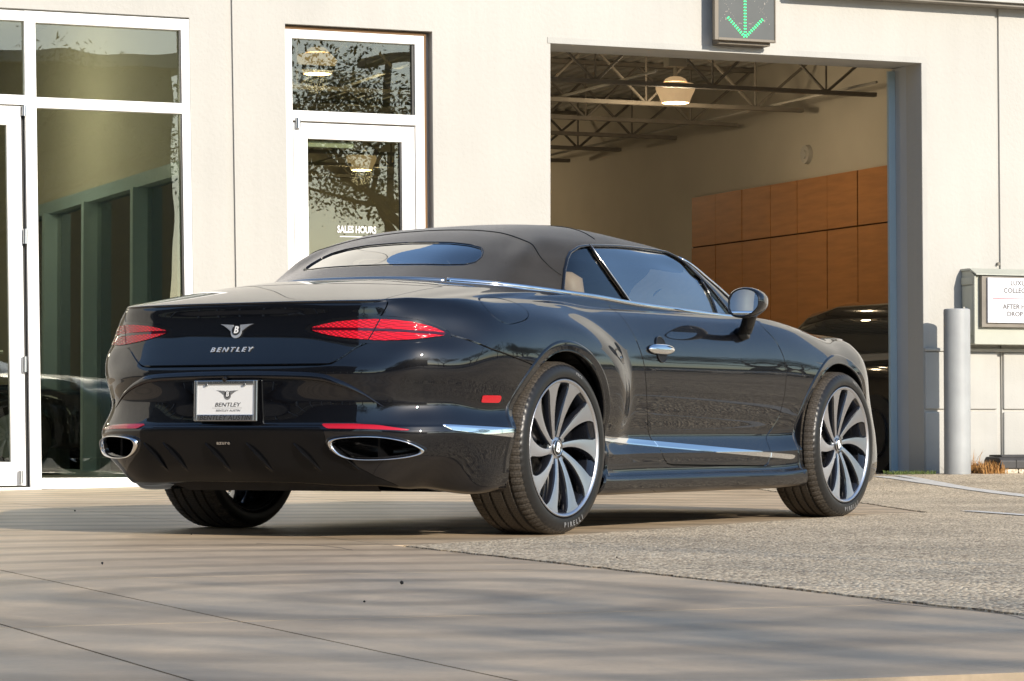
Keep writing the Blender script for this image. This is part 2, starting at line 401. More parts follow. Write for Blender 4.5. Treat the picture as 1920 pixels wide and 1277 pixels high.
# ---- greenhouse: base, c1, c2, c3, spine for each station
GS = [
 [(-.250,0,1.112),(-.04,0,1.190),(.17,0,1.276),(.36,0,1.345),(.50,0,1.378),(.66,0,1.402)],
 [(-.225,.26,1.110),(-.02,.245,1.188),(.18,.23,1.272),(.37,.2,1.342),(.51,.13,1.377),(.68,0,1.404)],
 [(-.16,.44,1.100),(.03,.41,1.180),(.21,.385,1.264),(.39,.335,1.336),(.54,.22,1.378),(.72,0,1.408)],
 [(-.06,.585,1.088),(.09,.545,1.168),(.25,.51,1.253),(.42,.45,1.332),(.58,.30,1.384),(.77,0,1.413)],
 [(.05,.68,1.077),(.155,.645,1.163),(.29,.61,1.256),(.46,.53,1.332),(.63,.35,1.390),(.82,0,1.418)],
 [(.17,.735,1.067),(.25,.70,1.145),(.36,.655,1.237),(.52,.58,1.329),(.69,.38,1.394),(.88,0,1.423)],
 [(.38,.782,1.054),(.42,.748,1.140),(.49,.700,1.234),(.62,.615,1.325),(.78,.40,1.398),(.96,0,1.427)],
 [(.62,.797,1.044),(.63,.762,1.135),(.66,.712,1.234),(.74,.628,1.326),(.88,.40,1.402),(1.04,0,1.429)],
 [(.95,.80,1.026),(.95,.762,1.125),(.96,.710,1.227),(1.0,.628,1.325),(1.08,.40,1.402),(1.15,0,1.429)],
 [(1.35,.796,1.014),(1.345,.757,1.125),(1.34,.700,1.232),(1.33,.620,1.318),(1.30,.40,1.390),(1.27,0,1.422)],
 [(1.75,.79,1.003),(1.72,.750,1.10),(1.68,.700,1.20),(1.60,.625,1.308),(1.50,.40,1.368),(1.45,0,1.402)],
 [(2.25,.77,.992),(2.08,.735,1.075),(1.90,.690,1.178),(1.70,.618,1.285),(1.60,.40,1.342),(1.55,0,1.385)],
 [(2.42,.62,.990),(2.23,.60,1.080),(2.02,.56,1.175),(1.80,.50,1.270),(1.67,.30,1.335),(1.60,0,1.372)],
 [(2.55,.30,.995),(2.33,.28,1.090),(2.10,.27,1.180),(1.88,.23,1.270),(1.72,.15,1.330),(1.63,0,1.367)],
 [(2.57,0,.995),(2.35,0,1.092),(2.12,0,1.182),(1.90,0,1.272),(1.73,0,1.331),(1.64,0,1.366)]]
def build_green():
    P = np.array(GS, float)
    def mir(A): B = A.copy(); B[..., 1] *= -1; return B
    ext = np.concatenate([mir(P[1:2]), P, mir(P[-2:-1])], 0)
    n = len(GS); tu = np.linspace(0, n - 1, (n - 1) * 12 + 1) + 1
    A = spl(ext, tu)
    # reflect across the spine so the roof is flat at the centre line
    A = np.concatenate([A, mir(A[:, -2:-1])], 1)
    tv = np.linspace(0, 5, 5 * 12 + 1)
    G = np.swapaxes(spl(np.swapaxes(A, 0, 1), tv), 0, 1)
    G[:, -1, 1] = 0; G[0, :, 1] = 0; G[-1, :, 1] = 0
    return G, tu - 1, tv
GG, GU, GV = build_green()
GN = grid_normals(GG)
bad = np.linalg.norm(GN, axis=-1) < 0.5
if GN[6 * 12, 20, 1] < 0: GN = -GN
GN[:, -1] = (0, 0, 1); GN[:, -1, 0] = GN[:, -2, 0]; GN[0, :, 1] = 0; GN[-1, :, 1] = 0
GN /= np.linalg.norm(GN, axis=-1, keepdims=True) + 1e-9
green = orient(Sheet.from_grid(GG, GN, np.stack(np.meshgrid(GU, GV, indexing='ij'), -1)))
#SPLIT
UU = np.stack(np.meshgrid(BU, BV, indexing='ij'), -1)
half = orient(Sheet.from_grid(BG, BN, UU))
# ---- level-line helpers
ARC = np.concatenate([[0], np.cumsum([math.hypot(ST[i+1][0]-ST[i][0], ST[i+1][1]-ST[i][1]) for i in range(len(ST)-1)])])
def arc_of(u): return np.interp(u, np.arange(len(ARC)), ARC)
def sdf_poly(P, poly, r=0.0):
    """signed distance to a closed polygon, positive inside; r rounds the corners"""
    P = np.asarray(P, float); V = np.asarray(poly, float); n = len(V)
    d = np.full(len(P), 1e9); ins = np.zeros(len(P), bool)
    for i in range(n):
        a = V[i]; b = V[(i + 1) % n]; e = b - a; w = P - a
        t = np.clip((w @ e) / (e @ e + 1e-12), 0, 1); q = w - np.outer(t, e)
        d = np.minimum(d, np.hypot(q[:, 0], q[:, 1]))
        c = ((a[1] <= P[:, 1]) & (b[1] > P[:, 1])) | ((b[1] <= P[:, 1]) & (a[1] > P[:, 1]))
        with np.errstate(all='ignore'):
            xi = a[0] + (P[:, 1] - a[1]) * e[0] / (e[1] if abs(e[1]) > 1e-12 else 1e-12)
        ins ^= c & (P[:, 0] < xi)
    return np.where(ins, d, -d) + r
def smooth_loop(pts, n=64):
    """closed Catmull-Rom through the points"""
    P = np.asarray(pts, float); m = len(P); out = []
    for k in range(n):
        t = k * m / n; i = int(t); f = t - i
        p0, p1, p2, p3 = P[(i-1) % m], P[i % m], P[(i+1) % m], P[(i+2) % m]
        out.append(0.5 * ((2*p1) + (-p0+p2)*f + (2*p0-5*p1+4*p2-p3)*f*f + (-p0+3*p1-3*p2+p3)*f**3))
    return np.array(out)
def sample(G, N, ku, kv):
    """bilinear look-up of the dense grid by fractional grid index"""
    nu, nv = G.shape[:2]; ku = min(max(ku, 0), nu - 1.001); kv = min(max(kv, 0), nv - 1.001); i = int(ku); j = int(kv); a = ku - i; b = kv - j
    f = lambda A: (A[i, j]*(1-a)*(1-b) + A[i+1, j]*a*(1-b) + A[i, j+1]*(1-a)*b + A[i+1, j+1]*a*b)
    n = f(N); return f(G), n / np.linalg.norm(n)
bz = lambda u, v: (u * NU, v * NV)
def body_at(u, v): return sample(BG, BN, *bz(u, v))
def green_at(u, v): return sample(GG, GN, u * 12, v * 12)
def body_az(a, z):
    """point on the body at plan arc length a and height z"""
    u = float(np.interp(a, ARC, np.arange(len(ARC)))); ku = u * NU; i = int(ku); f = ku - i
    zz = BG[i, :, 2] * (1 - f) + BG[min(i + 1, len(BU) - 1), :, 2] * f
    k = 14; j = k + int(np.argmax(zz[k:] > z)); t = (z - zz[j-1]) / (zz[j] - zz[j-1] + 1e-9)
    return sample(BG, BN, ku, j - 1 + min(max(t, 0), 1))
def body_xz(x, z):
    a = float(np.interp(x, [-.36, -.10, .18, .46, .80, 1.25, 1.75, 2.20, 2.55, 2.90, 3.22], ARC[7:18]))
    for _ in range(4):
        p, n = body_az(a, z); a += (x - p[0])
    return body_az(a, z)

car = empty('convertible_car', (0, 0, 0), 0, 'black two door convertible with a dark cloth roof parked in front of the open garage', 'car')

# ---- cut lines
def v_arch(V, U, r=0.425):
    d1 = np.hypot(V[:, 0], V[:, 2] - 0.368) - r; d2 = np.hypot(V[:, 0] - 2.851, V[:, 2] - 0.368) - r
    return np.where(V[:, 1] > 0.45, np.minimum(d1, d2), 1.0)
DOOR = [(.640,1.20),(.655,1.050),(.672,1.008),(.704,.924),(.745,.835),(.780,.757),(.806,.680),(.834,.606),(.872,.525),(.914,.458),(.960,.390),(1.010,.322),(1.050,.296),(1.10,.288),
        (2.04,.272),(2.080,.285),(2.110,.410),(2.170,.455),(2.214,.519),(2.228,.620),(2.227,.731),(2.208,.815),(2.160,.895),(2.090,.960),(2.06,1.20)]
def v_door(V, U):
    d = sdf_poly(V[:, [0, 2]], DOOR); return np.where((V[:, 1] > 0.5) & (V[:, 0] > 0.3) & (V[:, 0] < 2.6), d, -1.0)
az = lambda V, U: np.stack([arc_of(U[:, 0]), V[:, 2]], 1)
BUMP = [(-.2,.718),(.44,.718),(.50,.724),(.530,.742),(.60,.79),(.70,.826),(.88,.838),(1.04,.843),(1.13,.820),(1.232,.786),(1.36,.760),(1.511,.729),(1.60,.70),(1.60,-.5),(-.2,-.5)]
def v_bump(V, U): return np.where(U[:, 0] < 7.9, sdf_poly(az(V, U), BUMP), -1.0)
LIDE = (np.array([.40, .718, .726, .745, .781, .85, .924, .957, .985]), np.array([.44, .44, .497, .537, .600, .668, .712, .735, .745]))
def v_lid(V, U):
    a = arc_of(U[:, 0]); A = np.interp(V[:, 2], *LIDE); side = (A - a) * 0.8
    low = V[:, 2] - 0.7225; front = (16.45 - U[:, 1]) * 0.12
    return np.where(U[:, 1] < 9.6, -1.0, np.minimum(np.minimum(side, low), front))
FUEL = smooth_loop([(-.515,.990),(-.41,1.012),(-.285,1.006),(-.232,.968),(-.265,.930),(-.35,.908),(-.46,.897),(-.53,.93)], 48)
def v_fuel(V, U): return np.where((V[:, 1] > .6) & (U[:, 0] < 9) & (V[:, 0] < -.1), sdf_poly(V[:, [0, 2]], FUEL), -1.0)
LAMP = [(.352,.871),(.42,.889),(.52,.903),(.67,.911),(.80,.905),(.90,.892),(.98,.872),(1.035,.846),(1.02,.835),(.90,.820),(.80,.813),(.70,.812),(.57,.821),(.45,.838),(.38,.856)]
LAMPS = smooth_loop(LAMP, 72)
def v_lamp(V, U): return np.where((U[:, 0] < 5.6) & (U[:, 1] > 9), sdf_poly(az(V, U), LAMPS), -1.0)
EXH = smooth_loop([(.500,.402),(.530,.420),(.62,.428),(.72,.426),(.81,.410),(.875,.385),(.893,.370),(.87,.357),(.80,.345),(.70,.336),(.60,.337),(.545,.350),(.512,.375)], 64)
def v_exh(V, U): return np.where((U[:, 0] < 5.6) & (U[:, 1] < 8), sdf_poly(az(V, U), EXH), -1.0)
DIFF = [(-.3,.462),(.455,.462),(.475,.446),(.480,.41),(.505,.368),(.56,.325),(.68,.265),(.80,.222),(.80,-.5),(-.3,-.5)]
def v_diff(V, U): return np.where((U[:, 0] < 5) & (U[:, 1] < 6.9), sdf_poly(az(V, U), DIFF), -1.0)
REFL = [(.452,.4765),(.60,.476),(.72,.468),(.865,.449),(.80,.450),(.66,.4555),(.49,.457)]
def v_refl(V, U): return np.where((U[:, 0] < 5) & (U[:, 1] < 8.2), sdf_poly(az(V, U), REFL), -1.0)
MARK = [(1.212,.571),(1.325,.571),(1.325,.591),(1.212,.591)]
def v_mark(V, U): return np.where((U[:, 0] < 8), sdf_poly(az(V, U), MARK, .005), -1.0)
RSTR = [(.975,.4735),(1.45,.455),(1.45,.417),(1.20,.434),(1.02,.452)]
def v_rstr(V, U): return np.where((U[:, 0] < 8.2) & (U[:, 1] < 8), sdf_poly(az(V, U), RSTR), -1.0)
SSTR = [(.35,.430),(1.0,.3945),(1.6,.363),(2.32,.327),(2.352,.320),(2.350,.311),(2.30,.304),(1.6,.340),(1.0,.3715),(.35,.407)]
def v_sstr(V, U): return np.where((V[:, 1] > .6) & (U[:, 1] < 8.5) & (V[:, 0] > .2) & (V[:, 0] < 2.6), sdf_poly(V[:, [0, 2]], SSTR), -1.0)
FEND = (np.array([.99, .96, .90]), np.array([2.16, 2.3, 2.5]))
GAP = 0.0036
both = [half, half.mirror()]
def panel(name, sh, m, lip=.012, parent=None, centre=False, label=None):
    """one panel on each side of the car, or a single panel across the centre line"""
    if centre:
        o = orient(sh.join(sh.mirror())).build(name, m, parent or car, lip); return o
    a = orient(sh).build(name, m, parent or car, lip); b = orient(sh.mirror()).build(name, m, parent or car, lip); return b, a
b0 = half.clip(v_arch)
exh_c = lambda V, U: -v_exh(V, U)
lampo = lambda V, U: -(v_lamp(V, U) + .009)
door_s = b0.clip(lambda V, U: v_door(V, U) - GAP)
rest = b0.clip(lambda V, U: -(v_door(V, U) + GAP))
bump_s = rest.clip(lambda V, U: v_bump(V, U) - GAP)
rest = rest.clip(lambda V, U: -(v_bump(V, U) + GAP))
lid_s = rest.clip(lambda V, U: v_lid(V, U) - GAP * .8).clip(lampo)
rest = rest.clip(lambda V, U: -(v_lid(V, U) + GAP * .8))
fuel_s = rest.clip(lambda V, U: v_fuel(V, U) - .0024)
rest_r = rest.clip(lambda V, U: -(v_fuel(V, U) + .0024)).clip(lampo)
rest_l = rest.clip(lampo)
diff_s = bump_s.clip(lambda V, U: v_diff(V, U) - .001)
bump_s = bump_s.clip(lambda V, U: -(v_diff(V, U) + .001)).clip(lambda V, U: -(v_exh(V, U))).clip(lampo)
body = orient(rest_l.join(rest_r.mirror())).build('body_shell', M['paint'], car, .012)
fl = orient(fuel_s.mirror()).build('fuel_flap', M['paint'], car, .008)
dr, dl = panel('door', door_s, M['paint'])
bumper = panel('rear_bumper', bump_s, M['paint'], centre=True)
diffuser = panel('rear_diffuser', diff_s, M['satin'], centre=True)
lid = panel('boot_lid', lid_s, M['paint'], centre=True)
# dark structure behind the panels so the seams read dark
inner = half.clip(lambda V, U: v_arch(V, U, .44)).clip(lambda V, U: -(v_exh(V, U) + .012)).offset(-.022)
panel('inner_structure', inner, M['gap'], 0, centre=True)

# ---- lamps
M['lens'] = mat('red lamp lens', (0.62, 0.006, 0.018), 0.10, coat=1.0, spec=0.6)
nt = M['lens'].node_tree; bb = nt.nodes['Principled BSDF']
tc = nt.nodes.new('ShaderNodeTexCoord'); sx_ = nt.nodes.new('ShaderNodeSeparateXYZ'); nt.links.new(tc.outputs['Object'], sx_.inputs[0])
def mth(op, a, b=None, c=None):
    n = nt.nodes.new('ShaderNodeMath'); n.operation = op
    for i, v in enumerate((a, b, c)):
        if v is None: continue
        if isinstance(v, (int, float)): n.inputs[i].default_value = v
        else: nt.links.new(v, n.inputs[i])
    return n.outputs[0]
yy_ = mth('MULTIPLY', sx_.outputs[1], 2 * PI / .020); zz_ = mth('MULTIPLY', sx_.outputs[2], 2 * PI / .0125); xx_ = mth('MULTIPLY', sx_.outputs[0], -2 * PI / .020); yx_ = mth('ADD', mth('ABSOLUTE', yy_), xx_)
dia = mth('MULTIPLY', mth('ABSOLUTE', mth('SINE', mth('MULTIPLY', mth('ADD', yx_, zz_), .5))), mth('ABSOLUTE', mth('SINE', mth('MULTIPLY', mth('SUBTRACT', yx_, zz_), .5))))
cr = nt.nodes.new('ShaderNodeMapRange'); cr.inputs[1].default_value = .05; cr.inputs[2].default_value = .65; nt.links.new(dia, cr.inputs[0])
bp = nt.nodes.new('ShaderNodeBump'); bp.inputs['Distance'].default_value = .003; nt.links.new(dia, bp.inputs['Height']); nt.links.new(bp.outputs[0], bb.inputs['Normal'])
mm = nt.nodes.new('ShaderNodeMix'); mm.data_type = 'RGBA'; mm.inputs[6].default_value = (.30, .002, .007, 1); mm.inputs[7].default_value = (.78, .005, .020, 1)
nt.links.new(cr.outputs[0], mm.inputs[0]); nt.links.new(mm.outputs[2], bb.inputs['Base Color']); bb.inputs['Coat Weight'].default_value = .55
bb.inputs['Subsurface Weight'].default_value = 0.0
M['lens_dark'] = mat('dark red lamp band', (0.045, 0.001, 0.006), 0.06, coat=1.0)
M['reflector'] = mat('red reflector', (0.42, 0.004, 0.012), 0.15, coat=1.0, bump=.0006, bscale=300)
LEDGE = (np.array([.4, .723, .781, .85, .924, .957]), np.array([.517, .517, .626, .674, .716, .742]))
lamp_sh = half.clip(lambda V, U: v_lamp(V, U) + .008)
def lamp_parts(mir):
    f = (lambda s: s.mirror()) if mir else (lambda s: s)
    bez = orient(f(lamp_sh.offset(-.001))).build('tail_lamp', M['gloss'], car, .02)
    # two lens halves parted along the boot lid's seam
    def seam(V, U):
        z = V[:, 2]; return arc_of(U[:, 0]) - np.interp(z, *LEDGE)
    base = half.clip(lambda V, U: v_lamp(V, U) - .006).offset(.004)
    for k in (1, -1):
        piece = base.clip(lambda V, U: k * seam(V, U) - .0035)
        mid = lambda V, U: V[:, 2] - np.interp(arc_of(U[:, 0]), [.35, .6, .75, 1.04], [.869, .864, .860, .846])
        up = piece.clip(lambda V, U: mid(V, U) - .006); dn = piece.clip(lambda V, U: -mid(V, U) - .006)
        bd = piece.offset(-.001).clip(lambda V, U: .0061 - np.abs(mid(V, U)))
        for q in (up, dn): orient(f(q)).build('lens', M['lens'], bez, .003)
        orient(f(bd)).build('light_band', M['lens_dark'], bez, 0)
lamp_parts(False); lamp_parts(True)
for mir in (False, True):
    f = (lambda s: s.mirror()) if mir else (lambda s: s)
    orient(f(half.clip(v_refl).offset(.004))).build('reflector_strip', M['reflector'], car, .008)
    orient(f(half.clip(lambda V, U: v_rstr(V, U)).clip(lambda V, U: v_arch(V, U, .447)).offset(.005))).build('chrome_strip', M['chrome'], car, .010)
    orient(f(half.clip(lambda V, U: v_mark(V, U)).offset(.004))).build('side_marker', M['reflector'], car, .006)
for mir, dd in ((False, dl), (True, dr)):
    f = (lambda s: s.mirror()) if mir else (lambda s: s)
    st = half.clip(v_sstr).clip(lambda V, U: v_arch(V, U, .445)).offset(.008)
    orient(f(st.clip(lambda V, U: v_door(V, U) - .002))).build('chrome_strip', M['chrome'], dd, .014)
    nd_ = st.clip(lambda V, U: -v_door(V, U) - .002)
    for q in (1, -1): orient(f(nd_.clip(lambda V, U: q * (V[:, 0] - 1.5)))).build('chrome_strip', M['chrome'], car, .014)

# ---- exhaust tips
def loop_on(loop, off, scale=1.0, mir=1, depth=0.0):
    c = loop.mean(0); out = []
    for a, z in loop:
        p, n = body_az(c[0] + (a - c[0]) * scale, c[1] + (z - c[1]) * scale)
        q = p + n * off
        q = q + np.array([depth, 0, 0])
        out.append((q[0], q[1] * mir, q[2]))
    return out
for mir in (1, -1):
    mb = MB()
    rings = [loop_on(EXH, .004, 1.03, mir), loop_on(EXH, .016, 1.02, mir), loop_on(EXH, .021, .985, mir), loop_on(EXH, .019, .95, mir), loop_on(EXH, .012, .93, mir), loop_on(EXH, .0, .92, mir, .03)]
    mb.grid(rings, wrap=True)
    # deep rings are drawn toward the front of the car
    tip = mb.build('exhaust_tip', M['chrome'], car, smooth=True)
    mb = MB(); r2 = [loop_on(EXH, .0, .925, mir, .025), loop_on(EXH, .0, .90, mir, .07), loop_on(EXH, .0, .86, mir, .14), loop_on(EXH, .0, .2, mir, .145)]
    mb.grid(r2, wrap=True); mb.build('exhaust_chamber', M['satin'], tip, smooth=True)
    mb = MB()
    p, n = body_az(.70, .381); cx0 = p[0] + .05
    mb.box((p[0]+.035, mir*(p[1]-.012) - .006, p[2]-.04), (p[0]+.12, mir*(p[1]-.012) + .006, p[2]+.045)); mb.build('divider_vane', M['satin'], tip)
    # black surround
    mb = MB(); mb.grid([loop_on(EXH, -.012, 1.12, mir), loop_on(EXH, .003, 1.10, mir), loop_on(EXH, .003, 1.03, mir), loop_on(EXH, -.012, 1.0, mir)], wrap=True)
    mb.build('exhaust_surround', M['gloss'], car, smooth=True)

# ---- arch lips and wheel houses
for x0 in (0.0, 2.851):
    for mir in (1, -1):
        mb = MB(); rows = []
        angs = np.linspace(R(-26 if x0 > 1 else -15), R(205 if x0 > 1 else 192), 60)
        for a in angs:
            if .368 + .445 * math.sin(a) < .235: continue
            row = []
            for rr, off in ((.472, -.001), (.466, .0048), (.460, .0052), (.446, .0008), (.430, .000), (.423, -.002), (.421, -.008), (.424, -.030)):
                x = x0 + rr * math.cos(a); z = max(.368 + rr * math.sin(a), .20)
                try: p, n = body_xz(x, max(z, .20))
                except Exception: continue
                row.append((x, (p[1] + off) * mir, z))
            rows.append(row)
        mb.grid(rows); mb.build('arch_lip', M['paint'], car, smooth=True)
        mb = MB(); rows = []
        for a in np.linspace(R(-20), R(200), 40):
            rows.append([(x0 + .435 * math.cos(a), y * mir, .368 + .435 * math.sin(a)) for y in (.93, .62)])
        mb.grid(rows); mb.cyl((x0, .62 * mir, .52), (x0, .60 * mir, .52), .28, n=40); mb.build('wheel_house', M['satin'], car, smooth=False)

# ---- trim along the belt
belt_pts = []
for k in range(0, 14 * 6 + 1):
    g, n = green_at(k / 6 if k / 6 < 14 else 13.99, 0.0); belt_pts.append(g)
def belt_path(u0, u1, n, lift=.006, out=.006):
    r = []
    for k in range(n + 1):
        u = u0 + (u1 - u0) * k / n; g, nn = green_at(abs(u), 0.0); h = np.array([nn[0], nn[1], 0]); h /= np.linalg.norm(h) + 1e-9
        p = g + h * out; s = 1 if u >= 0 else -1; r.append((p[0], p[1] * s, p[2] + lift))
    return r
up = (0, 0, 1)
MB().tube(belt_path(-11.2, -2.15, 90), .0075, 8, flat=1.5, up=up).build('belt_moulding', M['chrome'], car, smooth=True)
MB().tube(belt_path(2.15, 11.2, 90), .0075, 8, flat=1.5, up=up).build('belt_moulding', M['chrome'], car, smooth=True)
MB().tube(belt_path(-2.1, 2.1, 40, .003), .009, 8, flat=1.2, up=up).build('tonneau_moulding', M['steel'], car, smooth=True)
MB().tube(belt_path(-6, 6, 80, -.006, .018), .006, 6, up=up).build('tonneau_seal', M['gloss'], car, smooth=True)

# ---- soft top, windows, windscreen
SW = [(5.78,-1),(5.76,.25),(5.86,1.30),(5.98,1.85),(6.15,2.20),(6.6,2.50),(7.2,2.66),(8.2,2.84),(9.2,2.95),(9.75,2.95),(10.15,2.6),(10.36,2.0),(10.42,1.5),(10.40,-1)]
def gs(U): return np.stack([U[:, 0] * .35, U[:, 1] * .10], 1)
SWS = [(a * .35, b * .10) for a, b in SW]
v_sw = lambda V, U: sdf_poly(gs(U), SWS, .003)
RW = [(0,.97),(.9,.97),(1.7,.99),(2.18,1.07),(2.40,1.24),(2.45,1.5),(2.37,1.80),(2.18,2.06),(1.75,2.22),(1.0,2.34),(0,2.38),(-1,2.34),(-1,.97)]
def g2(V, U): return np.stack([U[:, 0] * .26, U[:, 1] * .085], 1)
v_rw = lambda V, U: np.where(U[:, 0] < 3.5, sdf_poly(g2(V, U), [(a * .26, b * .085) for a, b in RW], .002), -1.)
top = green.clip(lambda V, U: -(v_sw(V, U) + .006)).clip(lambda V, U: (10.82 - .28 * np.clip((U[:, 1] - 2.2) / 2.8, 0, 1) - U[:, 0])).clip(lambda V, U: -(v_rw(V, U) + .003))
# the pillar below the cloth belongs to the screen frame
v_pil = lambda V, U: np.where(U[:, 0] > 9.6, (U[:, 1] - 2.55) * .1, 1.0)
roof = panel('soft_top', top.clip(v_pil), M['cloth'], .014, centre=True)
pill = green.clip(lambda V, U: U[:, 0] - 10.38).clip(lambda V, U: 11.12 - U[:, 0]).clip(lambda V, U: -(v_pil(V, U)))
panel('screen_pillar', pill.offset(.001), M['gloss'], .02)
MBc = MB()
def gline(pts, off=.004, mir=1, n=None):
    r = []
    for u, v in pts:
        p, nn = green_at(u, v); p = p + nn * off; r.append((p[0], p[1] * mir, p[2]))
    return r
for mir in (1, -1):
    MB().tube(gline([(10.98 , v) for v in np.linspace(.0, 3.0, 24)], .007, mir), .008, 8, flat=.8).build('screen_moulding', M['chrome'], car, smooth=True)
wind = green.clip(lambda V, U: U[:, 0] - 11.12).clip(lambda V, U: 4.75 - U[:, 1])
M['screen'] = M['carglass']
panel('windscreen', wind, M['screen'], 0, centre=True)
hdr = green.clip(lambda V, U: U[:, 0] - (10.84 - .28 * np.clip((U[:, 1] - 2.2) / 2.8, 0, 1))).clip(lambda V, U: U[:, 1] - np.where(U[:, 0] > 11.12, 4.75, 2.55))
panel('screen_header', hdr.offset(-.001), M['gloss'], .01, centre=True)
BP = (np.array([0, 1, 2, 2.7, 3.2]), np.array([7.86, 7.62, 7.37, 7.15, 7.0]))
vb = lambda V, U: (U[:, 0] - np.interp(U[:, 1], *BP)) * .3
M['quarter'] = glass_mat('quarter glass', (.72, .74, .72), ior=1.6, refl=1.3)
panel('quarter_window', green.clip(v_sw).clip(lambda V, U: -vb(V, U) - .006).offset(-.004), M['quarter'], 0)
gw = green.clip(v_sw).clip(lambda V, U: vb(V, U) - .006).offset(-.004)
for mir, dd in ((False, dl), (True, dr)):
    orient(gw.mirror() if mir else gw).build('door_window', M['carglass'], dd)
for mir in (1, -1):
    bp_ = [(np.interp(v, *BP), v) for v in np.linspace(0, 2.68, 14)]
    MB().tube(gline(bp_, .002, mir), .011, 8, flat=.5).build('window_bar', M['gloss'], car, smooth=True)
    MB().tube(gline([(a + .03, b) for a, b in bp_], .006, mir), .003, 6).build('window_bar_trim', M['steel'], car, smooth=True)
    MB().tube(gline([(10.02, v) for v in np.linspace(0, 2.3, 12)] if False else [(10.30 - .22 * (1 - v / 1.9), v) for v in np.linspace(0, 1.9, 12)], .002, mir), .007, 6).build('quarter_light_bar', M['gloss'], car, smooth=True)
    lp = [(a, b) for a, b in SW if b >= 0]; lp = [(5.77, 0)] + lp + [(10.41, 0)]
    dense = []
    for (a, b), (c, d) in zip(lp[:-1], lp[1:]):
        for k in range(5): dense.append((a + (c - a) * k / 5, b + (d - b) * k / 5))
    dense.append(lp[-1])
    MB().tube(gline(dense, .003, mir), .008, 8, flat=.8).build('window_seal', M['gloss'], car, smooth=True)
rwp = green.clip(v_rw).offset(-.003); M['rearglass'] = glass_mat('rear window glass', (.30, .34, .33), ior=1.62, refl=2.4)
panel('rear_window', rwp, M['rearglass'], 0, centre=True)
rl = [(b_, v_) for b_, v_ in RW[:11]]; dn = []
for (a, b), (c, d) in zip(rl[:-1], rl[1:]):
    for k in range(4): dn.append((a + (c - a) * k / 4, b + (d - b) * k / 4))
loop = gline(dn + [rl[-1]], .001, 1) + gline((dn + [rl[-1]])[::-1], .001, -1)
MB().tube(loop, .0032, 6, closed=True).build('rear_window_seal', M['gloss'], car, smooth=True)
# stitched seams of the cloth
sm = [(.0,3.80),(.66,3.77),(1.6,3.62),(2.4,3.30),(2.9,3.02),(3.6,2.62),(4.3,2.24),(5.0,1.72),(5.5,1.25),(5.74,1.02)]
ds = spl(np.array(sm), np.linspace(0, len(sm) - 1, 60))
MB().tube(gline([tuple(p) for p in ds[::-1]], .0015, -1) + gline([tuple(p) for p in ds[1:]], .0015, 1), .0028, 6).build('roof_seam', M['gap'], roof, smooth=True)
MB().tube(gline([(7.6, v) for v in np.linspace(3.1, 5, 20)], .001, 1) + gline([(7.6, v) for v in np.linspace(4.95, 3.1, 20)], .001, -1), .003, 6).build('roof_seam', M['gap'], roof, smooth=True)

# ---- mirrors and handles
def mirror_unit(s, dd):
    cx0, cy0, cz0 = 1.655, 1.035, 1.058
    mb = MB(); n = 28; rows = []
    # housing: rounded shell, open side toward the rear
    secs = [(-.070, .93), (-.062, 1.0), (-.03, 1.02), (.01, .97), (.045, .84), (.075, .60), (.092, .30), (.096, .02)]
    def ring(dx, f):
        r = []
        for k in range(n):
            a = 2 * PI * k / n; ca, sa = math.cos(a), math.sin(a)
            ex = .094 * math.copysign(abs(ca) ** .78, ca); ez = .073 * math.copysign(abs(sa) ** .78, sa)
            if ca > 0: ez *= (1 - .22 * ca)            # slimmer toward the outer end
            yy = cy0 + ex * f; zz = cz0 + ez * f + .006 * ca
            r.append((cx0 + dx - .012 * ca * f, yy * s, zz))
        return r
    mb.grid([ring(d, f) for d, f in secs], wrap=True); mh = mb.build('wing_mirror', M['paint'], dd, smooth=True)
    mb = MB(); mb.grid([ring(-.070, .94), ring(-.073, .90), ring(-.060, .84), ring(-.055, .82)], wrap=True); mb.build('mirror_rim', M['gloss'], mh, smooth=True)
    r = ring(-.064, .86); sl_ = .38 * s
    r = [(cx0 - .066 - (abs(y) - cy0) * .13, y, z) for x, y, z in r]; mb = MB(); mb.v = r; mb.f = [tuple(range(n))]; mb.mi = [0]; mb.build('mirror_glass', M['mirror'], mh)
    mb = MB(); mb.grid([[(cx0 + .05 + (1.01 - yy) * 1.15 + .046 * math.cos(a) * f, s * (yy + .036 * math.sin(a) * f), zz) for a in np.linspace(0, 2 * PI, 17)[:-1]] for yy, zz, f in ((1.010, 1.005, 1.0), (.998, .985, .90), (.975, .955, .90), (.945, .930, .95), (.92, .915, 1.05))], wrap=True)
    mb.cyl((cx0 + .155, s * .935, .925), (cx0 + .155, s * .88, .905), .036, .036); mb.build('mirror_arm', M['satin'], mh, smooth=True)
mirror_unit(-1, dr); mirror_unit(1, dl)
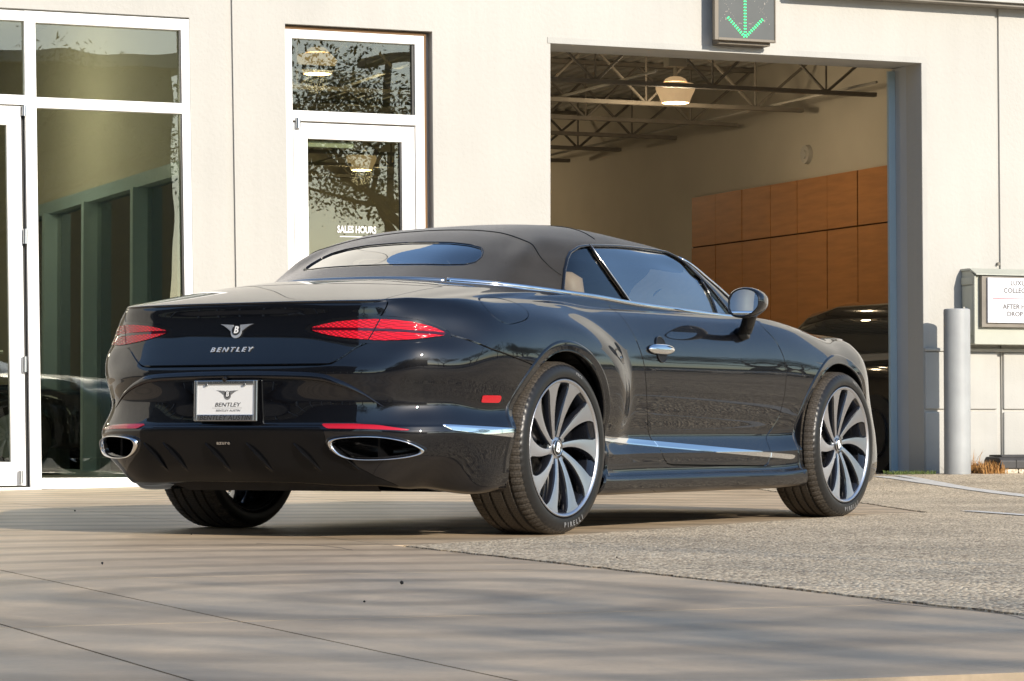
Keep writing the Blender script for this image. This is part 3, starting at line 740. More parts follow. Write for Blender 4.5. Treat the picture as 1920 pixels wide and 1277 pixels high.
def handle(s, dd):
    def P(x, z, off):
        p, n = body_xz(x, z); q = p + n * off; return (q[0], q[1] * s, q[2])
    mb = MB(); rows = []
    for k in range(25):
        t = -1 + 2 * k / 24; x = .954 + .122 * t; w = .025 * max(0.0, (1 - abs(t) ** 2.4)) ** .5 + .0005
        rows.append([P(x, .820 + w * math.cos(a), .006 + .022 * max(0, math.sin(a)) * (1 - abs(t) ** 4) ** .5) for a in np.linspace(-.1, PI + .1, 11)])
    mb.grid(rows); h = mb.build('door_handle', M['chrome'], dd, smooth=True)
    for zc, zz in ((.858, 1), (.783, -1)):
        mb = MB(); c = P(.962, zc - .012 * zz, .0015); n = 20
        mb.v = [c] + [P(.962 + .042 * math.cos(2 * PI * k / n), zc - .012 * zz + .031 * math.sin(2 * PI * k / n), .0035) for k in range(n)]
        mb.f = [(0, 1 + k, 1 + (k + 1) % n) for k in range(n)]; mb.mi = [0] * n; mb.build('handle_recess', M['gap'], h, smooth=True)
        mb = MB(); mb.tube([P(.962 + .044 * math.cos(2 * PI * k / n), zc - .012 * zz + .033 * math.sin(2 * PI * k / n), .003) for k in range(n)], .0035, 6, closed=True); mb.build('recess_rim', M['paint'], h, smooth=True)
handle(-1, dr); handle(1, dl)

# ---- plate, badge, lettering, sensors on the tail
def on_rear(y, z, off=0.0):
    a = abs(y); p, n = body_az(a, z)
    for _ in range(3): p, n = body_az(a, z); a += abs(y) - p[1]
    return Vector((p[0] + n[0] * off, p[1] * (1 if y >= 0 else -1), p[2]))
def rear_mx(y, z, off, tilt=None):
    o = on_rear(y, z, off)
    if tilt is None:
        a = on_rear(y, z + .012); b = on_rear(y, z - .012); tilt = math.atan2(a.x - b.x, a.z - b.z)
    # text plane: X to the right seen from behind (-y), Y up, Z toward the viewer (-x)
    X = Vector((0, -1, 0)); Z = Vector((-math.cos(tilt), 0, math.sin(tilt))); Y = Z.cross(X)
    return Matrix(((X.x, Y.x, Z.x, o.x), (X.y, Y.y, Z.y, o.y), (X.z, Y.z, Z.z, o.z), (0, 0, 0, 1)))
pm = rear_mx(0.005, .574, .018, R(1))
def plate_box(name, a, b, m, parent, mw=pm, bevel=0.0):
    mb = MB().box(a, b); mb.v = [tuple(mw @ Vector(v)) for v in mb.v]; return mb.build(name, m, parent, bevel=bevel)
plate = plate_box('licence_plate', (-.152, -.076, -.003), (.152, .076, .001), M['white'], car)
mb = MB()
for a, b in (((-.163, -.086, -.004), (-.147, .084, .006)), ((.147, -.086, -.004), (.163, .084, .006)), ((-.147, .066, -.004), (.147, .084, .006)), ((-.147, -.086, -.004), (.147, -.058, .006))): mb.box(a, b)
mb.v = [tuple(pm @ Vector(v)) for v in mb.v]; fr = mb.build('plate_frame', M['steel'], plate, bevel=.003)
M['ink'] = mat('dark print', (.03, .03, .03), .5); M['ink2'] = mat('grey print', (.18, .18, .18), .5)
M['badge'] = mat('badge silver', (.62, .64, .66), .25, metal=.55, coat=.5)
def ptext(body, size, x, y, z, m, par, nm='lettering', shear=0.0, sx=1.0, mw=pm, sp=1.0, thin=0.0, ext=.0004):
    return text_obj(nm, body, size, m, par, mw @ Matrix.Translation((x, y, z)), ext, 'CENTER', shear, sp, thin, sx)
ptext('BENTLEY AUSTIN', .029, 0, -.072, .0062, M['ink'], fr, shear=.25, sx=1.18)
ptext('HI TECH MOTORCARS', .013, .01, .075, .0062, M['ink'], fr, sx=1.5)
ptext('BENTLEY', .024, .008, -.018, .0015, M['ink'], plate, shear=.25, sx=1.35)
ptext('BENTLEY AUSTIN', .012, .012, -.042, .0015, M['ink2'], plate, shear=.25, sx=1.35)
def print_box(a, b, m, par, mw=pm): return plate_box('print_line', a, b, m, par, mw)
print_box((-.07, -.0315, .0012), (.085, -.0305, .0016), M['ink2'], plate)
def wings(name, W_, H_, m_w, m_d, m_l, mw, par, line=False):
    """winged disc: feathers each side, a dark disc and the letter"""
    mb = MB(); th = .003
    for s in (-1, 1):
        nf = 8
        for k in range(nf):
            f0, f1 = k / nf, (k + .70) / nf
            # feather k: from the disc outward, stacked downward and shorter
            y1 = H_ * (.42 - .50 * f0); y0 = H_ * (.42 - .50 * f1)
            xo1 = W_ * .5 * (1 - .66 * f0 ** .72); xo0 = W_ * .5 * (1 - .66 * f1 ** .72) - W_ * .012
            xi = W_ * .10
            mb.prism([(s * xi, y0 - H_ * .06), (s * xo0, y0 + H_*.0), (s * xo1, y1), (s * xi, y1 - H_ * .06)][::s], -.001, th, lambda a, b, h: mw @ Vector((a, b, h)))
    n = 20
    mb.prism([(W_ * .16 * math.cos(PI * k / 10 + .2), -H_ * .12 + W_ * .155 * math.sin(PI * k / 10 + .2)) for k in range(20)], -.001, th * .8, lambda a, b, h: mw @ Vector((a, b, h)))
    o = mb.build(name, m_w, par)
    mb = MB(); mb.prism([(W_ * .125 * math.cos(2 * PI * k / 24), W_ * .125 * math.sin(2 * PI * k / 24)) for k in range(24)], th * .8, th * 1.4, lambda a, b, h: mw @ Vector((a, b, h)))
    mb.build('badge_disc', m_d, o)
    text_obj('badge_letter', 'B', W_ * .24, m_l, o, mw @ Matrix.Translation((0, 0, th * 1.5)), .0006, 'CENTER', 0.15, 1.0, .001, 1.0)
    return o
wings('badge', .172, .062, M['badge'], M['black'], M['white'], rear_mx(-.003, .868, .004), lid)
pw = pm @ Matrix.Translation((.008, .026, .0012))
wings('printed_emblem', .118, .040, M['ink2'], M['ink'], M['white'], pw @ Matrix.Diagonal((1, 1, .2, 1)), plate)
text_obj('lettering', 'BENTLEY', .0285, M['badge'], lid, rear_mx(.012, .786, .0035), .0025, 'CENTER', .30, 1.62, .0004, 1.26)
for s in (-1, 1):
    mb = MB(); o = pm @ Vector((s * .098 + .0, .066, 0)); mb.cyl(o, pm @ Vector((s * .098, .066, .008)), .008, .006, n=12); mb.build('plate_screw', M['steel'], plate, smooth=False)
def sensor(y, z, r=.011):
    a = abs(y); p, n = body_az(a, z); s = 1 if y > 0 else -1
    for _ in range(3): p, n = body_az(a, z); a += (abs(y) - p[1]) * .8
    p = Vector((p[0], p[1] * s, p[2])); n = Vector((n[0], n[1] * s, n[2]))
    mb = MB(); q = n.to_track_quat('Z', 'Y'); prof = [(0, .003), (r * .72, .003), (r * .74, .0005), (r * .95, .0005), (r, .002), (r, -.004)]
    vs = []; N_ = 18
    for k in range(N_):
        a_ = 2 * PI * k / N_
        for rr, h in prof: vs.append(p + q @ Vector((rr * math.cos(a_), rr * math.sin(a_), h)))
    m_ = len(prof); mb.add(vs, [(k * m_ + j, ((k + 1) % N_) * m_ + j, ((k + 1) % N_) * m_ + j + 1, k * m_ + j + 1) for k in range(N_) for j in range(m_ - 1)])
    mb.build('parking_sensor', M['paint'], bumper, smooth=False)
for y, z in ((-.331, .56), (.331, .56), (-.722, .575), (.722, .575)): sensor(y, z)
# upper edge of the plate recess and camera pod
mb = MB(); cr_ = [(-.70,.545),(-.60,.600),(-.50,.640),(-.40,.660),(-.2,.668),(0,.670),(.2,.668),(.40,.660),(.50,.640),(.60,.600),(.70,.545)]
cp = spl(np.array(cr_), np.linspace(0, 10, 70)); rows = []
for y, z in cp:
    a_ = abs(y) * 1.04; row = []
    for dz, off in ((.026, .000), (.018, .009), (.006, .013), (-.002, .012), (-.006, .004), (-.004, -.004)):
        k = max(0.02, min(1, (.72 - abs(y)) / .25)); p, n = body_az(a_, z + dz * k); row.append((p[0] + n[0] * off * k, (p[1] + n[1] * off * k) * (1 if y >= 0 else -1), p[2]))
    rows.append(row)
mb.grid(rows); mb.build('recess_lip', M['paint'], bumper, smooth=True)
mb = MB(); o = on_rear(.01, .664, .012); mb.cyl(o, o + Vector((-.012, 0, -.004)), .011, .009, n=14); mb.build('camera_pod', M['gloss'], bumper, smooth=False)
# diffuser fins
for y0 in (.46, .348, .117, -.096, -.33, -.50) :
    mb = MB(); rows = []
    for k in range(13):
        t = k / 12; z = .398 - .125 * t; y = y0 - .105 * t - .01 * math.sin(PI * t); hgt = .020 * math.sin(PI * min(1, t * 1.05 + .02)) ** .7
        c = on_rear(y, z, 0); wd = .010 + .012 * t
        rows.append([tuple(on_rear(y + wd, z, -.001)), tuple(on_rear(y + .003, z, hgt)), tuple(on_rear(y - .003, z, hgt * .9)), tuple(on_rear(y - .006, z, -.001))])
    mb.grid(rows); mb.build('diffuser_fin', M['satin'], diffuser, smooth=False)
# silver script on the diffuser
mb = MB(); o = rear_mx(.022, .398, .004); text_obj('model_script', 'azure', .022, M['chrome'], diffuser, o, .001, 'CENTER', .2, 1.1, .0005, 1.3)
# underbody
mb = MB(); mb.add([(-.90,-.58,.262),(-.92,.58,.262),(-.93,.62,.262),(-.86,-.60,.198),(-.90,.36,.195),(-.55,-.60,.19),(-.55,.60,.19),(-.93,-.70,.275)], [(1,4,3,0),(3,4,6,5)])
mb.build('undertray', M['matte'], car)
mb = MB(); mb.box((-.62,-.62,.20), (-.42,.62,.30)); mb.box((.45,-.80,.165), (2.40,.80,.19)); mb.build('floor_pan', M['matte'], car)
mb = MB(); mb.cyl((-.80,-.52,.30),(-.45,-.45,.27),.055,n=16); mb.build('silencer', M['steel'], car, smooth=True)
for x_ in (0, 2.851): MB().cyl((x_,-.7,.372),(x_,.7,.372),.05,n=12).build('axle', M['matte'], car)
MB().box((-.18,-.45,.24),(.18,.45,.40)).build('differential', M['matte'], car, bevel=.03)
# ---- cabin
mb = MB(); mb.box((.1,-.74,.35),(2.2,.74,.45)); mb.box((.02,-.70,.45),(.12,.70,1.02)); mb.box((2.05,-.74,.45),(2.3,.74,.93)); mb.build('cabin_tub', M['dark_leather'], car)
for s in (-1, 1):
    mb = MB(); mb.box((.3, s*.74-.03, .45), (2.1, s*.74+.03, .97)); mb.build('door_card', M['dark_leather'], car)
mb = MB(); mb.box((1.82,-.72,.78),(2.15,.72,.965)); mb.build('dashboard', M['dark_leather'], car, bevel=.03, seg=3)
def seat(x, y, hz, m, nm='seat', w=.25):
    mb = MB(); rows = []
    prof = [(-.10, .50, .90), (-.13, .62, 1.0), (-.18, .76, 1.0), (-.225, .90, .96), (-.25, .98, .80), (-.255, 1.02, .58), (-.265, hz - .10, .56), (-.28, hz - .03, .55), (-.285, hz, .36)]
    for dx, z, f in prof:
        r = []
        for k in range(20):
            a = 2 * PI * k / 20; r.append((x + dx + .075 * (abs(math.cos(a)) ** .8) * math.copysign(1, math.cos(a)) * (1 if f > .5 else .6), y + w * f * (abs(math.sin(a)) ** .6) * math.copysign(1, math.sin(a)), z))
        rows.append(r)
    mb.grid(rows, wrap=True); mb.add(rows[-1], [tuple(range(20))]); o = mb.build(nm, m, car, smooth=True)
    MB().box((x - .12, y - w, .45), (x + .42, y + w, .60)).build('seat_base', m, o, bevel=.04, seg=3)
    for dy in (-.045, .045):
        MB().tube([(x + dx - .078, y + dy, z) for dx, z, f in prof], .0035, 6).build('seat_seam', M['dark_leather'], o, smooth=True)
    return o
for s in (-1, 1): seat(1.22, s * .37, 1.19, M['tan'], 'front_seat'); seat(.46, s * .34, 1.08, M['tan'], 'rear_seat', .21)
mb = MB(); ring = [(1.72 + .06 * math.cos(a), .37 + .18 * math.sin(a), .93 + .17 * math.cos(a)) for a in np.linspace(0, 2 * PI, 33)[:-1]]
mb.tube(ring, .014, 8, closed=True); mb.tube([(1.72,.20,.93),(1.74,.37,.93),(1.72,.54,.93)], .014, 6); mb.build('steering_wheel', M['tan'], car, smooth=True)
MB().box((1.66,-.12,1.23),(1.68,.12,1.29)).build('rear_view_mirror', M['black'], car, bevel=.01)

# ---- wheels
def wheel(x0, s, width, name='wheel'):
    """s = side (-1 right); outer face at |y| = .975"""
    yo = .982 * s; Rt = .374; c = (x0, 0, .374)
    hub = bpy.data.objects.new(name, None); COL.objects.link(hub); hub.parent = car; hub.location = (x0, yo, .374)
    if s > 0: hub.rotation_euler = (0, 0, PI)
    # local frame: outward is -Y, x forward for the right side
    W_ = width
    prof = [(.2965, .030), (.300, .012), (.306, .004), (.320, .0015), (.338, .003), (.352, .009), (.361, .017), (.3665, .026), (.3695, .036)]
    grooves = [.075, .125, W_ - .125, W_ - .075] if W_ > .29 else [.07, .115, W_ - .115, W_ - .07]
    tread = []
    h = .040
    marks = sorted(grooves)
    hs = [.040]
    for g in marks: hs += [g - .0075, g - .0060, g + .0060, g + .0075]
    hs += [W_ - .040]
    crown = lambda h: .374 - .0045 * abs((h - W_ / 2) / (W_ / 2)) ** 3.0
    for h in hs:
        deep = any(abs(h - g) < .0065 for g in marks); tread.append((crown(h) - (.0105 if deep else 0), h, deep))
    shoulder = [(r, hh, False) for r, hh in prof] + [(None, None, None)]
    full = [(r, hh, 0) for r, hh in prof] + [(r, h, 1 if not d else 2) for r, h, d in tread] + [(r, W_ - hh, 0) for r, hh in prof[::-1]] + [(.280, W_ - .03, 0), (.280, .03, 0)]
    NA = 288; vs = []; m_ = len(full)
    nsh = len(prof)
    for k in range(NA):
        a = 2 * PI * k / NA
        for j, (r, hh, kind) in enumerate(full):
            rr = r
            ph = k % 4
            if kind == 1:
                pass
            # shoulder blocks: a lateral slot every fourth step
            lat = (nsh - 3 <= j <= nsh + 1) or (m_ - 2 - nsh - 2 <= j <= m_ - 2 - nsh + 2)
            if lat and ph == 0: rr = r - .0045
            vs.append((rr * math.cos(a), hh, rr * math.sin(a)))
    fs = [(k * m_ + j, ((k + 1) % NA) * m_ + j, ((k + 1) % NA) * m_ + (j + 1) % m_, k * m_ + (j + 1) % m_) for k in range(NA) for j in range(m_)]
    # contact patch
    vs = [(x, y, max(z, -.3735)) for x, y, z in vs]
    mb = MB(); mb.add(vs, fs); ty = mb.build('tyre', M['tread'], hub); ty.data.polygons.foreach_set('use_smooth', [True] * len(ty.data.polygons)); ty.data.set_sharp_from_angle(angle=R(38))
    # rim barrel and flange
    mb = MB(); mb.lathe([(.2985, .016), (.2995, .008), (.296, .005), (.291, .008), (.286, .016), (.272, .030), (.268, .080), (.262, W_ - .05), (.290, W_ - .02), (.296, W_ - .02), (.270, W_ - .06), (.278, .028)], 72, closed=True)
    mb.build('rim', M['rim_dark'], hub, smooth=True)
    mb = MB(); mb.lathe([(.2975, .0055), (.2925, .0050), (.284, .0105), (.280, .017), (.2835, .0185), (.2965, .012)], 96, closed=True); mb.build('rim_edge', M['rim_face'], hub, smooth=True)
    # ten swept spokes, machined face on dark flanks
    def ctr(r, k):
        t = (r - .05) / .24; return 2 * PI * k / 10 + R(84) + (-R(15)) * max(t, 0) ** 1.15
    def hw(r):   # half width in metres
        t = max(0, min(1, (r - .055) / .228)); return .0105 + .004 * t + .027 * t ** 2.0 + (.012 * max(0, (t - .84) / .16) ** 2)
    def yf(r): t = max(0, min(1, (r - .03) / .25)); return .050 - .038 * t ** .8
    rs = [.048, .065, .085, .11, .135, .16, .185, .205, .225, .242, .257, .268, .277, .2835]
    faces = MB(); flank = MB()
    for k in range(10):
        rowf = []; rowa = []; rowb = []
        for r in rs:
            a = ctr(r, k); w = hw(r) / r; lead = w * (1.0 + .18 * (r > .2)); f = yf(r)
            pts = [(r * math.cos(a + w * q), f + .0012 * q * q, r * math.sin(a + w * q)) for q in (-1, -.5, 0, .5, 1)]
            rowf.append(pts)
            L = lambda q, dd, ex: (r * math.cos(a + w * q + ex), f + dd, r * math.sin(a + w * q + ex))
            rowa.append([pts[0], L(-1, .006, -.003 / r), L(-1, .030, -.012 * (1 - r * 2) / r), L(-.6, .055, 0)])
            rowb.append([L(.6, .055, 0), L(1, .030, .016 * (1 - r * 2) / r), L(1, .006, .003 / r), pts[-1]])
        faces.grid(rowf); flank.grid(rowa); flank.grid(rowb); 
    flank.build('spoke_flank', M['rim_dark'], hub, smooth=True)
    # each spoke face is a part of its own
    for k in range(10):
        f = MB(); m5 = len(rs) * 5; f.add(faces.v[k * m5:(k + 1) * m5], [tuple(i for i in fc) for fc in [(i * 5 + j, i * 5 + j + 1, (i + 1) * 5 + j + 1, (i + 1) * 5 + j) for i in range(len(rs) - 1) for j in range(4)]])
        f.build('spoke', M['rim_face'], hub, smooth=True)
    # hub
    mb = MB(); mb.lathe([(0, .0495), (.048, .0495), (.052, .052), (.056, .062), (.058, .10), (0, .10)], 40); mb.build('wheel_hub', M['rim_face'], hub, auto=40)
    mb = MB(); mb.lathe([(0, .040), (.030, .040), (.033, .0425), (.034, .050)], 32); cp = mb.build('centre_cap', M['gloss'], hub, auto=40)
    mb = MB(); mb.tube([(.0335 * math.cos(a), .0415, .0335 * math.sin(a)) for a in np.linspace(0, 2 * PI, 33)[:-1]], .0022, 6, closed=True); mb.build('cap_ring', M['chrome'], hub, smooth=True)
    mw = Matrix(((1, 0, 0, 0), (0, 0, -1, .0392), (0, 1, 0, 0), (0, 0, 0, 1))) @ Matrix.Rotation(R(-20 if x0 < 1 else 25), 4, 'Z')
    text_obj('cap_letter', 'B', .056, M['white'], hub, mw, .0006, 'CENTER', .0, 1, .002, 1.0)
    for k in range(5):
        a = 2 * PI * k / 5 + R(102); mb = MB(); p = (.066 * math.cos(a), 0, .066 * math.sin(a))
        mb.cyl((p[0], .050, p[2]), (p[0], .075, p[2]), .0105, .0115, n=6); mb.build('wheel_bolt', M['steel'], hub)
    mb = MB(); mb.lathe([(.07, .125), (.205, .125), (.205, .155), (.07, .155)], 64, closed=True); mb.cyl((0, .10, 0), (0, .155, 0), .085, n=32); mb.build('brake_disc', M['disc'], hub, auto=40)
    mb = MB(); mb.lathe([(.150, .105), (.232, .105), (.236, .112), (.236, .175), (.150, .175)], 20, closed=True, a0=R(-35 if x0 < 1 else 130), a1=R(30 if x0 < 1 else 200)); mb.build('brake_caliper', M['gloss'], hub, auto=40)
    mb = MB(); mb.cyl((-.262, .06, .06), (-.262, .045, .065), .004, n=8); mb.build('valve', M['rubber'], hub)
    # maker's name moulded in the sidewall
    for word, a0, sz, mm in (('PIRELLI', -78, .030, M['white_rub']), ('PNCS', 70, .016, M['white_rub'])):
        n_ = len(word); chars = []
        for i, ch in enumerate(word):
            a = R(a0 + (-(i - (n_ - 1) / 2) * sz * (1.9 if a0 > 0 else 1.7) * (1 if a0 > 0 else -1)) * 57.3 / .335 * .5)
            rot = a - PI / 2 if a0 > 0 else a + PI / 2
            mw = Matrix.Translation((.333 * math.cos(a), .0012, .333 * math.sin(a))) @ Matrix(((1, 0, 0, 0), (0, 0, -1, 0), (0, 1, 0, 0), (0, 0, 0, 1))) @ Matrix.Rotation(rot, 4, 'Z')
            chars.append((ch, mw))
        bmw = bmesh.new()
        for ch, mw in chars:
            if ch == ' ': continue
            t = text_obj('tmp', ch, sz, mm, None, None, .0004, 'CENTER', 0, 1, .0006, .95); me = t.data; me.transform(mw); bmw.from_mesh(me); bpy.data.objects.remove(t)
        me = bpy.data.meshes.new('sidewall_lettering'); bmw.to_mesh(me); bmw.free(); me.materials.append(mm); link(bpy.data.objects.new('sidewall_lettering', me), hub)
    return hub
# tread material: rubber with fine sipes in relief, with groove shade painted darker
def tread_mat():
    m = mat('tyre tread', (.062, .052, .041), .62, spec=.4, noise=.35, nscale=10, rvar=.08); nt = m.node_tree; b = nt.nodes['Principled BSDF']
    tc = nt.nodes.new('ShaderNodeTexCoord'); sp = nt.nodes.new('ShaderNodeSeparateXYZ'); nt.links.new(tc.outputs['Object'], sp.inputs[0])
    at = nt.nodes.new('ShaderNodeMath'); at.operation = 'ARCTAN2'; nt.links.new(sp.outputs[2], at.inputs[0]); nt.links.new(sp.outputs[0], at.inputs[1])
    cb = nt.nodes.new('ShaderNodeCombineXYZ'); ml = nt.nodes.new('ShaderNodeMath'); ml.operation = 'MULTIPLY'; ml.inputs[1].default_value = .374
    nt.links.new(at.outputs[0], ml.inputs[0]); nt.links.new(ml.outputs[0], cb.inputs[0]); nt.links.new(sp.outputs[1], cb.inputs[1])
    br = nt.nodes.new('ShaderNodeTexBrick'); br.inputs['Scale'].default_value = 1.0; br.inputs['Mortar Size'].default_value = .0013; br.inputs['Brick Width'].default_value = .020; br.inputs['Row Height'].default_value = .012
    br.inputs['Mortar Smooth'].default_value = .3
    mp = nt.nodes.new('ShaderNodeMapping'); mp.inputs['Rotation'].default_value = (0, 0, R(90)); nt.links.new(cb.outputs[0], mp.inputs[0])
    # slight waviness so the sipes curve
    wv = nt.nodes.new('ShaderNodeTexNoise'); wv.inputs['Scale'].default_value = 18; nt.links.new(cb.outputs[0], wv.inputs['Vector'])
    mxv = nt.nodes.new('ShaderNodeVectorMath'); mxv.operation = 'SCALE'; mxv.inputs['Scale'].default_value = .012
    nt.links.new(wv.outputs['Color'], mxv.inputs[0]); ad = nt.nodes.new('ShaderNodeVectorMath'); nt.links.new(mp.outputs[0], ad.inputs[0]); nt.links.new(mxv.outputs[0], ad.inputs[1])
    nt.links.new(ad.outputs[0], br.inputs['Vector'])
    # only on the tread, not on the sidewall
    le = nt.nodes.new('ShaderNodeVectorMath'); le.operation = 'LENGTH'; cx_ = nt.nodes.new('ShaderNodeCombineXYZ'); nt.links.new(sp.outputs[0], cx_.inputs[0]); nt.links.new(sp.outputs[2], cx_.inputs[2]); nt.links.new(cx_.outputs[0], le.inputs[0])
    gt = nt.nodes.new('ShaderNodeMath'); gt.operation = 'GREATER_THAN'; gt.inputs[1].default_value = .3595; nt.links.new(le.outputs['Value'], gt.inputs[0])
    iv = nt.nodes.new('ShaderNodeMath'); iv.operation = 'MULTIPLY'; nt.links.new(br.outputs['Fac'], iv.inputs[0]); nt.links.new(gt.outputs[0], iv.inputs[1])
    src = b.inputs['Base Color'].links[0].from_socket; m1 = nt.nodes.new('ShaderNodeMix'); m1.data_type = 'RGBA'; m1.inputs[6].default_value = (.014, .0135, .013, 1); nt.links.new(gt.outputs[0], m1.inputs[0]); nt.links.new(src, m1.inputs[7])  # tread browned for dust and the sunlight on it, sidewall kept dark
    m2 = nt.nodes.new('ShaderNodeMix'); m2.data_type = 'RGBA'; m2.inputs[7].default_value = (.028, .023, .018, 1); nt.links.new(iv.outputs[0], m2.inputs[0]); nt.links.new(m1.outputs[2], m2.inputs[6]); nt.links.new(m2.outputs[2], b.inputs['Base Color'])
    r1 = nt.nodes.new('ShaderNodeMapRange'); r1.inputs[3].default_value = .34; r1.inputs[4].default_value = .64; nt.links.new(gt.outputs[0], r1.inputs[0]); nt.links.new(r1.outputs[0], b.inputs['Roughness'])
    bp = nt.nodes.new('ShaderNodeBump'); bp.invert = True; bp.inputs['Distance'].default_value = .0022; bp.inputs['Strength'].default_value = 1
    nt.links.new(iv.outputs[0], bp.inputs['Height']); nt.links.new(bp.outputs[0], b.inputs['Normal']); return m
M['tread'] = tread_mat()
M['white_rub'] = mat('pale rubber lettering', (.20, .20, .20), .5)
wheel(0, -1, .315); wheel(0, 1, .315); wheel(2.851, -1, .275); wheel(2.851, 1, .275)
# ================================================================== THE PLACE
def FW(t, d, z): p = WO + ET * t + EN * d; return (p.x, p.y, z)
def zb(t): return float(np.interp(t, [-1, 0, .9, 4.1, 7.5, 10], [-.008, 0, .020, .045, .070, .085]))
def gz(t, d):
    f = max(0.0, min(1.0, 1 + d / 5.6)); f = f * f * (3 - 2 * f); return zb(t) * f if d < 0 else zb(t)
def lean(t): return float(np.interp(t, [-5, 1.5, 3.1, 4.1, 7.5], [.019, .019, .010, 0, .004]))
def FB(mb, t0, t1, d0, d1, z0, z1, lb=True):
    """box in the facade frame, in world coordinates"""
    vs = []
    for z in (z0, z1):
        for t, d in ((t0, d0), (t1, d0), (t1, d1), (t0, d1)):
            vs.append(FW(t - (lean(t) * (z - 1.6) if lb else 0), d, z))
    return mb.add(vs, [(0, 3, 2, 1), (4, 5, 6, 7), (0, 1, 5, 4), (1, 2, 6, 5), (2, 3, 7, 6), (3, 0, 4, 7)])
def set_origin(o, p):
    """put the object's origin at p without moving the mesh"""
    p = Vector(p); o.data.transform(Matrix.Translation(-p)); o.location = p; return o

# ---- ground materials
def concrete_mat(name, c1, c2, sc=1.0):
    m = bpy.data.materials.new(name); m.use_nodes = True; nt = m.node_tree; b = nt.nodes['Principled BSDF']
    g = nt.nodes.new('ShaderNodeNewGeometry'); n1 = nt.nodes.new('ShaderNodeTexNoise'); n1.inputs['Scale'].default_value = .9 * sc; n1.inputs['Detail'].default_value = 6; n1.inputs['Roughness'].default_value = .62
    n2 = nt.nodes.new('ShaderNodeTexNoise'); n2.inputs['Scale'].default_value = 55; n2.inputs['Detail'].default_value = 3
    n3 = nt.nodes.new('ShaderNodeTexNoise'); n3.inputs['Scale'].default_value = 2.6; n3.inputs['Detail'].default_value = 8; n3.inputs['Roughness'].default_value = .7; n3.inputs['Distortion'].default_value = 1.2
    for n in (n1, n2, n3): nt.links.new(g.outputs['Position'], n.inputs['Vector'])
    cr = nt.nodes.new('ShaderNodeValToRGB'); cr.color_ramp.elements[0].position = .32; cr.color_ramp.elements[1].position = .68
    cr.color_ramp.elements[0].color = (*c1, 1); cr.color_ramp.elements[1].color = (*c2, 1)
    nt.links.new(n1.outputs[0], cr.inputs[0])
    # tyre scuffs: long faint rings
    wv = nt.nodes.new('ShaderNodeTexWave'); wv.wave_type = 'RINGS'; wv.rings_direction = 'Z'; wv.inputs['Scale'].default_value = .55; wv.inputs['Distortion'].default_value = 5; wv.inputs['Detail'].default_value = 3; wv.inputs['Detail Scale'].default_value = .6
    mp = nt.nodes.new('ShaderNodeMapping'); mp.inputs['Location'].default_value = (4.2, 3.0, 0); nt.links.new(g.outputs['Position'], mp.inputs[0]); nt.links.new(mp.outputs[0], wv.inputs['Vector'])
    mr = nt.nodes.new('ShaderNodeMapRange'); mr.inputs[1].default_value = .52; mr.inputs[2].default_value = .95; mr.inputs[3].default_value = 1.0; mr.inputs[4].default_value = .72; nt.links.new(wv.outputs[0], mr.inputs[0])
    mr2 = nt.nodes.new('ShaderNodeMapRange'); mr2.inputs[1].default_value = .35; mr2.inputs[2].default_value = .75; mr2.inputs[3].default_value = .80; mr2.inputs[4].default_value = 1.12; nt.links.new(n3.outputs[0], mr2.inputs[0])
    mr3 = nt.nodes.new('ShaderNodeMapRange'); mr3.inputs[3].default_value = .90; mr3.inputs[4].default_value = 1.10; nt.links.new(n2.outputs[0], mr3.inputs[0])
    m1 = nt.nodes.new('ShaderNodeMath'); m1.operation = 'MULTIPLY'; nt.links.new(mr.outputs[0], m1.inputs[0]); nt.links.new(mr2.outputs[0], m1.inputs[1])
    m2 = nt.nodes.new('ShaderNodeMath'); m2.operation = 'MULTIPLY'; nt.links.new(m1.outputs[0], m2.inputs[0]); nt.links.new(mr3.outputs[0], m2.inputs[1])
    vm = nt.nodes.new('ShaderNodeVectorMath'); vm.operation = 'SCALE'; nt.links.new(cr.outputs[0], vm.inputs[0]); nt.links.new(m2.outputs[0], vm.inputs['Scale'])
    nt.links.new(vm.outputs[0], b.inputs['Base Color'])
    rr = nt.nodes.new('ShaderNodeMapRange'); rr.inputs[3].default_value = .38; rr.inputs[4].default_value = .72; nt.links.new(n3.outputs[0], rr.inputs[0]); nt.links.new(rr.outputs[0], b.inputs['Roughness'])
    bp = nt.nodes.new('ShaderNodeBump'); bp.inputs['Distance'].default_value = .0012; nt.links.new(n2.outputs[0], bp.inputs['Height']); nt.links.new(bp.outputs[0], b.inputs['Normal'])
    return m
